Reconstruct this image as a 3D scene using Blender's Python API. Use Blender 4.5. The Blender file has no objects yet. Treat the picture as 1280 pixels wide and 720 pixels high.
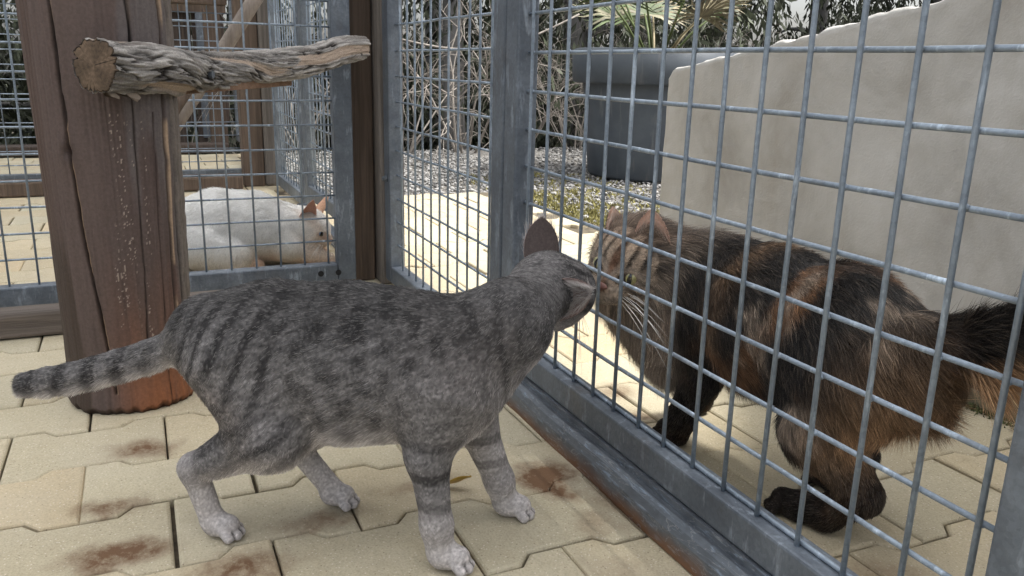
import bpy, math, random
import numpy as np
from mathutils import Vector, Matrix

SC = bpy.context.scene
COL = SC.collection
rng = np.random.default_rng(7)
random.seed(7)

# ------------------------------------------------------------------ helpers
def hash3(x, y, z, seed):
    h = (x.astype(np.int64) * 73856093) ^ (y.astype(np.int64) * 19349663) ^ (z.astype(np.int64) * 83492791) ^ (seed * 2654435761)
    h = (h ^ (h >> 13)) * 1274126177
    h = h ^ (h >> 16)
    return (h & 0xFFFF) / 32767.5 - 1.0

def vn(P, freq=1.0, seed=0):
    """smooth value noise in [-1, 1] at points P (n, 3)"""
    P = np.asarray(P, float) * np.asarray(freq, float)
    I = np.floor(P).astype(np.int64); f = P - I
    u = f * f * f * (f * (f * 6 - 15) + 10)
    r = 0
    for dx in (0, 1):
        wx = u[:, 0] if dx else 1 - u[:, 0]
        for dy in (0, 1):
            wy = u[:, 1] if dy else 1 - u[:, 1]
            for dz in (0, 1):
                wz = u[:, 2] if dz else 1 - u[:, 2]
                r = r + wx * wy * wz * hash3(I[:, 0] + dx, I[:, 1] + dy, I[:, 2] + dz, seed)
    return r

def fbm(P, freq=1.0, seed=0, octv=3):
    r = 0; a = 1.0; t = 0
    f = np.asarray(freq, float)
    for o in range(octv):
        r = r + a * vn(P, f, seed + o * 17); t += a; a *= .5; f = f * 2
    return r / t

def sstep(a, b, x):
    t = np.clip((x - a) / (b - a), 0, 1)
    return t * t * (3 - 2 * t)

def mix(a, b, t):
    t = np.asarray(t)[:, None]
    return np.asarray(a) * (1 - t) + np.asarray(b) * t

def mesh_obj(name, V, F, material=None, parent=None, smooth=False, colors=None, attr='tint'):
    me = bpy.data.meshes.new(name)
    V = np.asarray(V, float)
    if isinstance(F, np.ndarray):
        n, k = F.shape
        me.vertices.add(len(V)); me.vertices.foreach_set('co', V.ravel())
        me.loops.add(n * k); me.loops.foreach_set('vertex_index', F.ravel().astype(np.int32))
        me.polygons.add(n); me.polygons.foreach_set('loop_start', np.arange(0, n * k, k, dtype=np.int32))
        me.update(calc_edges=True); me.validate()
    else:
        me.from_pydata(V.tolist(), [], [list(f) for f in F]); me.update()
    if colors is not None:
        c = np.ones((len(V), 4)); c[:, :3] = colors
        a = me.attributes.new(attr, 'FLOAT_COLOR', 'POINT'); a.data.foreach_set('color', c.ravel())
    if smooth:
        me.polygons.foreach_set('use_smooth', np.ones(len(me.polygons), bool))
    o = bpy.data.objects.new(name, me); COL.objects.link(o)
    if material: me.materials.append(material)
    if parent: o.parent = parent
    return o

class MB:
    """collects boxes, tubes and grids into one mesh"""
    def __init__(s): s.V = []; s.F = []; s.C = []
    def add(s, V, F, c=None):
        b = len(s.V); s.V += [tuple(v) for v in V]; s.F += [tuple(i + b for i in f) for f in F]
        s.C += [c if c is not None else (1, 1, 1)] * len(V)
    def box(s, a, b, c=None):
        x0, y0, z0 = a; x1, y1, z1 = b
        s.add([(x0, y0, z0), (x1, y0, z0), (x1, y1, z0), (x0, y1, z0), (x0, y0, z1), (x1, y0, z1), (x1, y1, z1), (x0, y1, z1)],
              [(0, 3, 2, 1), (4, 5, 6, 7), (0, 1, 5, 4), (1, 2, 6, 5), (2, 3, 7, 6), (3, 0, 4, 7)], c)
    def tube(s, pts, rad, n=8, c=None, cap=True):
        pts = [Vector(p) for p in pts]
        m = len(pts); rad = [rad] * m if np.isscalar(rad) else list(rad)
        t = (pts[1] - pts[0]).normalized()
        ref = Vector((0, 0, 1)) if abs(t.z) < .9 else Vector((1, 0, 0))
        nrm = (ref - t * ref.dot(t)).normalized()
        V = []; F = []
        for i, p in enumerate(pts):
            t = (pts[min(i + 1, m - 1)] - pts[max(i - 1, 0)]).normalized()
            nrm = (nrm - t * nrm.dot(t)).normalized(); bn = t.cross(nrm)
            for k in range(n):
                a = 2 * math.pi * k / n
                V.append(p + (nrm * math.cos(a) + bn * math.sin(a)) * rad[i])
        for i in range(m - 1):
            for k in range(n):
                k2 = (k + 1) % n
                F.append((i * n + k, i * n + k2, (i + 1) * n + k2, (i + 1) * n + k))
        if cap:
            F.append(tuple(range(n - 1, -1, -1))); F.append(tuple((m - 1) * n + k for k in range(n)))
        s.add(V, F, c)
    def obj(s, name, material, parent=None, smooth=False, bevel=0, colors=False):
        o = mesh_obj(name, s.V, s.F, material, parent, smooth, np.array(s.C) if colors else None)
        if bevel:
            m = o.modifiers.new('bevel', 'BEVEL'); m.width = bevel; m.segments = 2; m.limit_method = 'ANGLE'
            m.harden_normals = False
        return o

def tag(o, label=None, cat=None, group=None, kind=None):
    if label: o['label'] = label
    if cat: o['category'] = cat
    if group: o['group'] = group
    if kind: o['kind'] = kind
    return o

def empty(name, loc, label, cat, group=None):
    o = bpy.data.objects.new(name, None); o.location = loc; o.empty_display_size = .05
    COL.objects.link(o)
    return tag(o, label, cat, group)

def adopt(o, parent):
    """parent a part whose mesh is written in world coordinates to a thing standing elsewhere"""
    o.parent = parent
    o.matrix_parent_inverse = Matrix.Translation(-Vector(parent.location))
    return o

# ------------------------------------------------------------------ materials
class NT:
    def __init__(s, name):
        s.m = bpy.data.materials.new(name); s.m.use_nodes = True
        s.t = s.m.node_tree; s.b = s.t.nodes['Principled BSDF']; s.l = s.t.links.new
    def n(s, typ, **kw):
        nd = s.t.nodes.new(typ)
        for k, v in kw.items():
            if k in nd.inputs: nd.inputs[k].default_value = v
            else: setattr(nd, k, v)
        return nd
    def coord(s, kind='Object', scale=None):
        c = s.n('ShaderNodeTexCoord').outputs[kind]
        if scale is None: return c
        m = s.n('ShaderNodeMapping'); s.l(c, m.inputs['Vector']); m.inputs['Scale'].default_value = scale
        return m.outputs['Vector']
    def noise(s, vec, scale, detail=4, rough=.6, dist=0):
        nd = s.n('ShaderNodeTexNoise'); nd.inputs['Scale'].default_value = scale; nd.inputs['Detail'].default_value = detail
        nd.inputs['Roughness'].default_value = rough; nd.inputs['Distortion'].default_value = dist
        s.l(vec, nd.inputs['Vector']); return nd.outputs['Fac']
    def ramp(s, fac, stops):
        r = s.n('ShaderNodeValToRGB'); e = r.color_ramp.elements
        while len(e) < len(stops): e.new(.5)
        for i, (p, c) in enumerate(stops):
            e[i].position = p; e[i].color = (*c, 1) if len(c) == 3 else c
        s.l(fac, r.inputs['Fac']); return r.outputs['Color']
    def mix(s, fac, a, b, mode='MIX'):
        m = s.n('ShaderNodeMix', data_type='RGBA', blend_type=mode)
        for src, i in ((fac, 0), (a, 6), (b, 7)):
            if hasattr(src, 'links'): s.l(src, m.inputs[i])
            elif i == 0: m.inputs[0].default_value = src
            else: m.inputs[i].default_value = (*src, 1)
        return m.outputs[2]
    def math(s, op, a, b=0.0):
        m = s.n('ShaderNodeMath', operation=op)
        for src, i in ((a, 0), (b, 1)):
            if hasattr(src, 'links'): s.l(src, m.inputs[i])
            else: m.inputs[i].default_value = src
        return m.outputs[0]
    def bump(s, h, strength=.3, dist=.01):
        b = s.n('ShaderNodeBump'); b.inputs['Strength'].default_value = strength; b.inputs['Distance'].default_value = dist
        s.l(h, b.inputs['Height']); s.l(b.outputs['Normal'], s.b.inputs['Normal'])
    def base(s, c):
        if hasattr(c, 'links'): s.l(c, s.b.inputs['Base Color'])
        else: s.b.inputs['Base Color'].default_value = (*c, 1)
    def set(s, **kw):
        for k, v in kw.items(): s.b.inputs[k.replace('_', ' ')].default_value = v
        return s
    def attr(s, name='tint'):
        return s.n('ShaderNodeAttribute', attribute_name=name).outputs['Color']

def steel(name, lo=(.20, .235, .275), hi=(.34, .385, .43), rust=0.0):
    t = NT(name); c = t.coord()
    n1 = t.noise(c, 35, 5, .65); n2 = t.noise(c, 7, 3); n3 = t.noise(c, 220, 3)
    col = t.ramp(n1, [(.3, lo), (.7, hi)])
    col = t.mix(t.ramp(n2, [(.35, (0, 0, 0)), (.75, (1, 1, 1))]), col, tuple(.72 * v for v in lo))
    streak = t.noise(t.coord('Object', (60, 60, 14)), 1.0, 4, .7)
    col = t.mix(t.ramp(streak, [(.56, (0, 0, 0)), (.70, (.55, .55, .55))]), col, tuple(min(1, 1.9 * v) for v in hi))
    vs = t.n('ShaderNodeTexVoronoi'); vs.inputs['Scale'].default_value = 280; t.l(c, vs.inputs['Vector'])
    bw = t.n('ShaderNodeRGBToBW'); t.l(vs.outputs['Color'], bw.inputs[0])
    col = t.mix(1.0, col, t.ramp(bw.outputs[0], [(.2, (.91,) * 3), (.8, (1.09,) * 3)]), 'MULTIPLY')
    grime = t.noise(t.coord('Object', (9, 9, 3.5)), 1.0, 6, .75)
    col = t.mix(t.ramp(grime, [(.55, (0,) * 3), (.72, (.5,) * 3)]), col, (.10, .085, .07))
    if rust:
        rn = t.noise(c, 12, 6, .7)
        col = t.mix(t.ramp(rn, [(.62 - .1 * rust, (0, 0, 0)), (.75, (.8, .8, .8))]), col, (.16, .085, .04))
    t.base(col); t.set(Metallic=.35, Roughness=.5)
    t.l(t.ramp(n1, [(.2, (.38,) * 3), (.8, (.6,) * 3)]), t.b.inputs['Roughness'])
    t.bump(t.math('ADD', n3, t.math('MULTIPLY', n1, 1.5)), .25, .002)
    return t.m

def wood(name, lo, hi, axis=2, grain=1.0, rough=.8, bump=.5):
    t = NT(name); sc = [70, 70, 70]; sc[axis] = 3.2
    v = t.coord('Object', tuple(x * grain for x in sc))
    n1 = t.noise(v, 1.0, 6, .65, .6)
    sc2 = [300, 300, 300]; sc2[axis] = 8
    n2 = t.noise(t.coord('Object', tuple(sc2)), 1.0, 4, .7)
    n3 = t.noise(t.coord(), 5, 4)
    col = t.ramp(n1, [(.25, tuple(.5 * x for x in lo)), (.42, lo), (.7, hi)])
    col = t.mix(t.ramp(n2, [(.35, (.35,) * 3), (.6, (0, 0, 0))]), col, tuple(.45 * x for x in lo))
    col = t.mix(t.ramp(n3, [(.4, (0,) * 3), (.8, (.5,) * 3)]), col, tuple(.5 * (a + b) * .6 for a, b in zip(lo, hi)))
    t.base(col); t.set(Roughness=rough)
    t.bump(t.math('ADD', n1, t.math('MULTIPLY', n2, .6)), bump, .006)
    return t.m

def tinted(name, nscale=60, amt=.25, rough=.85, bump=.3, dist=.004, spec=.3):
    """vertex tint modulated by fine noise"""
    t = NT(name); c = t.coord()
    n = t.noise(c, nscale, 6, .7)
    col = t.mix(1.0, t.attr(), t.ramp(n, [(.25, (1 - amt,) * 3), (.75, (1 + amt,) * 3)]), 'MULTIPLY')
    t.base(col); t.set(Roughness=rough); t.b.inputs['Specular IOR Level'].default_value = spec
    t.bump(n, bump, dist)
    return t.m

M = {}
M['steel'] = steel('galvanised_steel', lo=(.115, .135, .165), hi=(.20, .23, .265))
M['steel_rust'] = steel('galvanised_steel_stained', lo=(.085, .10, .125), hi=(.17, .195, .235), rust=.6)
def threshold_mat():
    t = NT('scuffed_threshold'); c = t.coord(); sep = t.n('ShaderNodeSeparateXYZ'); t.l(c, sep.inputs[0])
    n1 = t.noise(c, 30, 5, .65); col = t.ramp(n1, [(.3, (.075, .085, .10)), (.7, (.15, .17, .195))])
    sc = t.noise(t.coord('Object', (26, 160, 160)), 1.0, 5, .75, .4)
    col = t.mix(t.ramp(sc, [(.55, (0, 0, 0)), (.66, (.75,) * 3)]), col, (.26, .33, .42))
    z = t.n('ShaderNodeMapRange'); z.inputs['From Min'].default_value = .022; z.inputs['From Max'].default_value = .004
    t.l(t.math('ADD', sep.outputs[2], t.math('MULTIPLY', t.math('SUBTRACT', t.noise(c, 22, 5, .7), .5), .03)), z.inputs['Value'])
    col = t.mix(z.outputs[0], col, (.17, .085, .045))
    wv = t.noise(t.coord('Object', (14, 90, 60)), 1.0, 3, .5, 1.5)
    col = t.mix(t.ramp(wv, [(.49, (0, 0, 0)), (.5, (.5,) * 3), (.515, (0, 0, 0))]), col, (.36, .37, .38))
    t.base(col); t.set(Metallic=.25, Roughness=.5); t.bump(t.math('ADD', n1, sc), .25, .002); return t.m
M['threshold'] = threshold_mat()
M['wire'] = steel('galvanised_wire', lo=(.215, .265, .325), hi=(.35, .41, .48))
M['steel_dull'] = steel('dull_steel', lo=(.12, .14, .165), hi=(.20, .225, .25))
M['grey_wood'] = wood('weathered_grey_timber', (.125, .108, .092), (.24, .212, .188))
M['brown_wood'] = wood('brown_timber', (.095, .066, .047), (.18, .128, .094))
M['dark_wood'] = wood('dark_timber', (.055, .04, .032), (.11, .08, .063))
M['sleeper_wood'] = wood('weathered_sleeper', (.10, .08, .066), (.2, .165, .14), axis=1)
M['batten_wood'] = wood('orange_brown_batten', (.17, .095, .055), (.30, .185, .12), axis=1)
M['pole_wood'] = wood('bare_pole', (.19, .155, .128), (.30, .255, .215), axis=2, grain=.6)
M['black'] = NT('painted_hollow_dark').set(Roughness=.9).m
M['black'].node_tree.nodes['Principled BSDF'].inputs['Base Color'].default_value = (.008, .008, .009, 1)

# ------------------------------------------------------------------ world, sun, camera
SUN_EL, SUN_AZ = 58.0, 64.0        # azimuth of the direction TO the sun, degrees from +X towards +Y
w = bpy.data.worlds.new("World"); SC.world = w; w.use_nodes = True
nt = w.node_tree; bg = nt.nodes['Background']
sky = nt.nodes.new('ShaderNodeTexSky'); sky.sky_type = 'NISHITA'; sky.sun_disc = False
sky.sun_elevation = math.radians(SUN_EL); sky.sun_rotation = math.radians(90 - SUN_AZ)
sky.air_density = 1.0; sky.dust_density = 4.0; sky.ozone_density = 1.0
# overcast: the sky's colour is mostly washed out by cloud
hs = nt.nodes.new('ShaderNodeHueSaturation'); hs.inputs['Saturation'].default_value = .35
nt.links.new(sky.outputs[0], hs.inputs['Color']); nt.links.new(hs.outputs[0], bg.inputs['Color'])
bg.inputs['Strength'].default_value = .14
sl = bpy.data.lights.new('sun', 'SUN'); sl.energy = 3.2; sl.angle = math.radians(7); sl.color = (1, .97, .92)
so = bpy.data.objects.new('sun', sl); COL.objects.link(so)
d = Vector((math.cos(math.radians(SUN_EL)) * math.cos(math.radians(SUN_AZ)), math.cos(math.radians(SUN_EL)) * math.sin(math.radians(SUN_AZ)), math.sin(math.radians(SUN_EL))))
so.rotation_euler = (-d).to_track_quat('-Z', 'Y').to_euler(); so.location = d * 20

cam = bpy.data.cameras.new('camera'); co = bpy.data.objects.new('camera', cam); COL.objects.link(co)
cam.sensor_width = 36; cam.lens = 1028.13 / 1280 * 36; cam.clip_start = .02; cam.clip_end = 400
R = np.array([[0.4073990565155604, 0.9129370039919665, 0.023917263480658105], [0.24704751931319835, -0.08495686275233408, -0.9652719071186502], [-0.8792005072515746, 0.3991595648527705, -0.2601501678552617]])
mw = Matrix.Identity(4)
for i in range(3):
    mw[i][0], mw[i][1], mw[i][2] = R[0][i], -R[1][i], -R[2][i]
mw[0][3], mw[1][3], mw[2][3] = 1.0093, -.4815, .467
co.matrix_world = mw
SC.camera = co
SC.view_settings.view_transform = 'Standard'; SC.view_settings.look = 'None'
SC.view_settings.exposure = .97; SC.view_settings.gamma = 1
SC.cycles.use_denoising = True
SC.cycles.max_bounces = 8
SC.cycles_curves.shape = 'RIBBONS'

# ------------------------------------------------------------------ ground
def build_ground():
    xs = np.concatenate([np.linspace(-60, -7, 18), np.linspace(-6.5, -3.2, 34), np.linspace(-3, 4, 30), np.linspace(5, 40, 10)])
    ys = np.concatenate([np.linspace(-40, -3, 12), np.linspace(-2.5, 6, 60), np.linspace(7, 60, 14)])
    X, Y = np.meshgrid(xs, ys, indexing='ij')
    P = np.stack([X.ravel(), Y.ravel(), 0 * X.ravel()], 1)
    edge = -3.45 + .14 * vn(P, .9, 3)
    fall = sstep(0, 3.0, edge - P[:, 0])
    z = -.022 - 1.1 * fall + .02 * fbm(P, 1.5, 5) * sstep(0, .4, -1.9 - P[:, 0]) * (P[:, 1] > .1)
    P[:, 2] = z
    nx, ny = len(xs), len(ys)
    I = np.arange(nx * ny).reshape(nx, ny)
    F = np.stack([I[:-1, :-1].ravel(), I[1:, :-1].ravel(), I[1:, 1:].ravel(), I[:-1, 1:].ravel()], 1)
    t = NT('gravel_ground'); c = t.coord()
    sep = t.n('ShaderNodeSeparateXYZ'); t.l(c, sep.inputs[0])
    big = t.noise(c, 2.2, 5)
    g = t.n('ShaderNodeTexVoronoi'); g.inputs['Scale'].default_value = 62; t.l(c, g.inputs['Vector'])
    grav = t.mix(t.noise(c, 130, 3), t.ramp(g.outputs['Distance'], [(.1, (.32, .31, .295)), (.7, (.15, .142, .13))]), (.26, .25, .235))
    grav = t.mix(t.ramp(big, [(.45, (0, 0, 0)), (.7, (.55,) * 3)]), grav, (.17, .145, .11))
    soil = t.mix(t.noise(c, 9, 6), (.035, .032, .02), (.085, .07, .045))
    wob = t.math('ADD', sep.outputs[0], t.math('MULTIPLY', t.noise(c, 3, 4), .5))
    fac = t.n('ShaderNodeMapRange'); fac.inputs['From Min'].default_value = -3.55; fac.inputs['From Max'].default_value = -3.2
    t.l(wob, fac.inputs['Value'])
    t.base(t.mix(fac.outputs[0], soil, grav)); t.set(Roughness=.95)
    t.bump(t.math('ADD', g.outputs['Distance'], t.noise(c, 150, 4)), .8, .02)
    o = mesh_obj('ground', P, F, t.m); tag(o, kind='structure')

    # sky-lit gravel: separate stones lying over it
    ico = [(0, 0, 1)] + [(.894 * math.cos(a), .894 * math.sin(a), .447) for a in np.arange(5) * 2 * math.pi / 5] + \
          [(.894 * math.cos(a + .628), .894 * math.sin(a + .628), -.447) for a in np.arange(5) * 2 * math.pi / 5] + [(0, 0, -1)]
    ico = np.array(ico)
    fi = [(0, 1 + k, 1 + (k + 1) % 5) for k in range(5)] + [(1 + k, 6 + k, 1 + (k + 1) % 5) for k in range(5)] + \
         [(1 + (k + 1) % 5, 6 + k, 6 + (k + 1) % 5) for k in range(5)] + [(11, 6 + (k + 1) % 5, 6 + k) for k in range(5)]
    fi = np.array(fi)
    V = []; F = []; C = []; b = 0
    N = 20000
    px = rng.uniform(-3.6, -.7, N); py = rng.uniform(.06, 2.9, N)
    ok = ((py > .80 + .03 * np.sin(px * 9)) | (px < -1.93))
    px, py = px[ok], py[ok]
    for x, y in zip(px, py):
        r = abs(rng.normal(.0030, .0026)) + .003
        q = ico * (1 + rng.uniform(-.25, .25, (12, 1))) * np.array([r * rng.uniform(.8, 1.5), r, r * rng.uniform(.4, .8)])
        a = rng.uniform(0, 6.28); ca, sa = math.cos(a), math.sin(a)
        q = np.stack([q[:, 0] * ca - q[:, 1] * sa, q[:, 0] * sa + q[:, 1] * ca, q[:, 2]], 1)
        V.append(q + np.array([x, y, -.017 + r * .25])); F.append(fi + b); b += 12
        gcol = rng.choice([.36, .28, .21, .14, .08], p=[.2, .26, .24, .18, .12]); C.append(np.tile(np.array([gcol, gcol * .98, gcol * .95]), (12, 1)))
    o = mesh_obj('gravel', np.concatenate(V), np.concatenate(F), tinted('gravel_stone', 120, .3), colors=np.concatenate(C))
    tag(o, 'pale grey gravel scattered between the paved path and the trees', 'gravel', kind='stuff')

    # moss and low weeds along the path edge and at the foot of the wall
    V = []; F = []; C = []; b = 0
    spots = []
    for _ in range(650):
        t_ = rng.uniform(0, 1); x = -1.95 + t_ * 1.35
        spots.append((x, .80 + abs(rng.normal(0, .12)), 1))
    for _ in range(420): spots.append((rng.uniform(-2.5, -.8), .8 + abs(rng.normal(0, .35)), 1))
    for _ in range(700): spots.append((rng.uniform(-.5, 1.2), .604 - abs(rng.normal(0, .008)), .55))
    for x, y, s in spots:
        for k in range(7):
            a = rng.uniform(0, 6.28); h = rng.uniform(.003, .012) * s; wd = rng.uniform(.003, .006) * s
            ox, oy = rng.normal(0, .012 * s, 2); lean = rng.normal(0, .007, 2) * s
            y2 = min(y + oy, .607) if s < 1 else y + oy
            V += [(x + ox - wd * math.cos(a), y2 - wd * math.sin(a) * s, -.018 if s == 1 else .001), (x + ox + wd * math.cos(a), y2 + wd * math.sin(a) * s, -.018 if s == 1 else .001), (x + ox + lean[0], min(y2 + lean[1], 9 if s == 1 else .608), h - (.012 if s == 1 else 0))]
            F.append((b, b + 1, b + 2)); b += 3
            k_ = rng.uniform(.6, 1.3)
            cc = (.21 * k_, .19 * k_, .07 * k_) if s == 1 else (.05 * k_, .06 * k_, .02 * k_)
            C += [cc] * 3
    o = mesh_obj('moss', V, F, tinted('moss_green', 90, .3), colors=np.array(C))
    tag(o, 'yellow green moss growing along the path edge and wall foot', 'moss', kind='stuff')

def build_paving():
    P2 = .0891; PITCH = .1195; g = .0012
    # upper and lower outline of one bone-shaped paver, (x, y) about its centre; long axis is y
    L = P2 - g; e = .04455; xe = .0685 - g; xm = .0512 - g; tr = .0075
    yy = [L, e + tr, e - tr, -e + tr, -e - tr, -L]
    up = [(-(xe if abs(v) > e else xm), v) for v in yy]
    dn = [((xe if abs(v) > e else xm), v) for v in yy[::-1]]
    out = np.array(up + dn)
    n = len(out)
    def inset(poly, d):
        res = []
        for i in range(len(poly)):
            p0, p1, p2 = poly[i - 1], poly[i], poly[(i + 1) % len(poly)]
            a = (p1 - p0) / np.linalg.norm(p1 - p0); b = (p2 - p1) / np.linalg.norm(p2 - p1)
            na = np.array([-a[1], a[0]]); nb = np.array([-b[1], b[0]])
            m = na + nb; m /= max(m @ na, .3); res.append(p1 + m * d)
        return np.array(res)
    area = sum(out[i - 1][0] * out[i][1] - out[i][0] * out[i - 1][1] for i in range(n)) / 2
    if area < 0: out = out[::-1]
    i1 = inset(out, .0012); i2 = inset(out, .0036)
    V = []; F = []; C = []; b = 0
    r0 = int((-3.5 + .05) / PITCH); r1 = int((1.7 + .05) / PITCH)
    for r in range(r0, r1 + 1):
        xc = -.05 + PITCH * r
        y0 = -.571 + (0 if r % 2 == 0 else P2)
        for k in range(-12, 12):
            yc = y0 + 2 * P2 * k
            if yc < -2.0 or (yc > .68 + .1 * (xc > 0)): continue
            if yc > .02 and xc < -1.9: continue
            dz = rng.normal(0, .0009); tx, ty = rng.normal(0, .006, 2); jx, jy = rng.normal(0, .0007, 2)
            kt = 1 + rng.normal(0, .055); wm = rng.normal(0, .03)
            col = np.array([.47 * kt * (1 + wm), .408 * kt, .285 * kt * (1 - wm)])
            for ring, z in ((out, -.014), (out, -.0032), (i1, -.0012), (i2, 0)):
                for q in ring:
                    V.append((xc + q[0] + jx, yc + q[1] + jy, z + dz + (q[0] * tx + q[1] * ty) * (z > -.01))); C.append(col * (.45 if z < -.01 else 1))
            for s in range(3):
                for i in range(n):
                    j = (i + 1) % n
                    F.append((b + s * n + i, b + s * n + j, b + (s + 1) * n + j, b + (s + 1) * n + i))
            F.append(tuple(b + 3 * n + i for i in range(n)))
            b += 4 * n
    t = NT('paver_concrete'); c = t.coord()
    fine = t.noise(c, 420, 4, .7); mid = t.noise(c, 38, 5, .65); big = t.noise(c, 6, 4)
    col = t.mix(1.0, t.attr(), t.ramp(fine, [(.22, (.62,) * 3), (.45, (.97,) * 3), (.72, (1.2,) * 3)]), 'MULTIPLY')
    col = t.mix(t.ramp(mid, [(.5, (0, 0, 0)), (.8, (.45,) * 3)]), col, (.35, .28, .18))
    col = t.mix(t.ramp(big, [(.42, (0, 0, 0)), (.72, (.35,) * 3)]), col, (.53, .485, .39))
    sp = t.n('ShaderNodeTexVoronoi'); sp.inputs['Scale'].default_value = 190; t.l(c, sp.inputs['Vector'])
    col = t.mix(t.ramp(sp.outputs['Distance'], [(.10, (.7,) * 3), (.2, (0, 0, 0))]), col, (.72, .66, .54))
    sp2 = t.n('ShaderNodeTexVoronoi'); sp2.inputs['Scale'].default_value = 140; t.l(t.coord('Object', (1.1, .9, 1)), sp2.inputs['Vector'])
    col = t.mix(t.ramp(sp2.outputs['Distance'], [(.06, (.8,) * 3), (.13, (0, 0, 0))]), col, (.16, .12, .08))
    # rust and mud stains with their own outline
    stains = [(-.021, -.510, .028, .042, .8), (.116, -.545, .024, .034, .7), (.215, -.532, .026, .05, .9), (.285, -.428, .03, .045, .8),
              (.226, -.080, .034, .036, 1.25), (.262, -.082, .03, .022, .9), (.225, -.335, .02, .05, .55), (.096, -.107, .03, .03, .45), (.30, -.03, .05, .03, .5),
              (.117, .125, .03, .03, .6), (.028, .139, .03, .035, .55), (.19, -.22, .02, .06, .4), (.34, -.075, .03, .03, .4), (.46, -.1, .07, .05, .35), (.55, .14, .06, .05, .5), (-.30, -.36, .06, .08, .4)]
    warp = t.n('ShaderNodeTexNoise'); warp.inputs['Scale'].default_value = 26; warp.inputs['Detail'].default_value = 4; t.l(c, warp.inputs['Vector'])
    wv = t.n('ShaderNodeVectorMath', operation='MULTIPLY_ADD'); t.l(warp.outputs['Color'], wv.inputs[0])
    wv.inputs[1].default_value = (.05, .05, 0); wv.inputs[2].default_value = (-.025, -.025, 0)
    pos = t.n('ShaderNodeVectorMath', operation='ADD'); t.l(wv.outputs[0], pos.inputs[0]); t.l(c, pos.inputs[1])
    acc = None
    for (x, y, rx, ry, s) in stains:
        mp = t.n('ShaderNodeMapping', vector_type='POINT'); t.l(pos.outputs[0], mp.inputs['Vector'])
        mp.inputs['Location'].default_value = (-x / rx, -y / ry, 0); mp.inputs['Scale'].default_value = (1 / rx, 1 / ry, 0)
        ln = t.n('ShaderNodeVectorMath', operation='LENGTH'); t.l(mp.outputs[0], ln.inputs[0])
        mr = t.n('ShaderNodeMapRange', interpolation_type='SMOOTHSTEP'); mr.inputs['From Min'].default_value = 1.5; mr.inputs['From Max'].default_value = .1
        mr.inputs['To Max'].default_value = s; t.l(ln.outputs['Value'], mr.inputs['Value'])
        acc = mr.outputs[0] if acc is None else t.math('MAXIMUM', acc, mr.outputs[0])
    acc = t.math('MULTIPLY', acc, t.ramp(t.noise(c, 70, 6, .75), [(.25, (.4,) * 3), (.58, (1.25,) * 3)]))
    acc = t.math('MINIMUM', acc, .93)
    col = t.mix(acc, col, (.125, .06, .028))
    t.base(col); t.set(Roughness=.86); t.b.inputs['Specular IOR Level'].default_value = .25
    t.bump(t.math('ADD', fine, t.math('MULTIPLY', mid, 1.2)), .35, .003)
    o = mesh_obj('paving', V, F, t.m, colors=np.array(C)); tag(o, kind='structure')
    # sand and dirt bed seen in the joints
    j = NT('joint_sand'); jc = j.coord(); j.base(j.ramp(j.noise(jc, 60, 5), [(.3, (.05, .04, .028)), (.7, (.15, .125, .085))])); j.set(Roughness=1)
    m = MB(); m.add([(-3.55, -2.1, -.0105), (1.8, -2.1, -.0105), (1.8, .05, -.0105), (-3.55, .05, -.0105)], [(0, 1, 2, 3)])
    m.add([(-1.95, .05, -.0105), (1.8, .05, -.0105), (1.8, .82, -.0105), (-1.95, .82, -.0105)], [(0, 1, 2, 3)])
    tag(m.obj('paving_bed', j.m), kind='structure')

build_ground(); build_paving()

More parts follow.
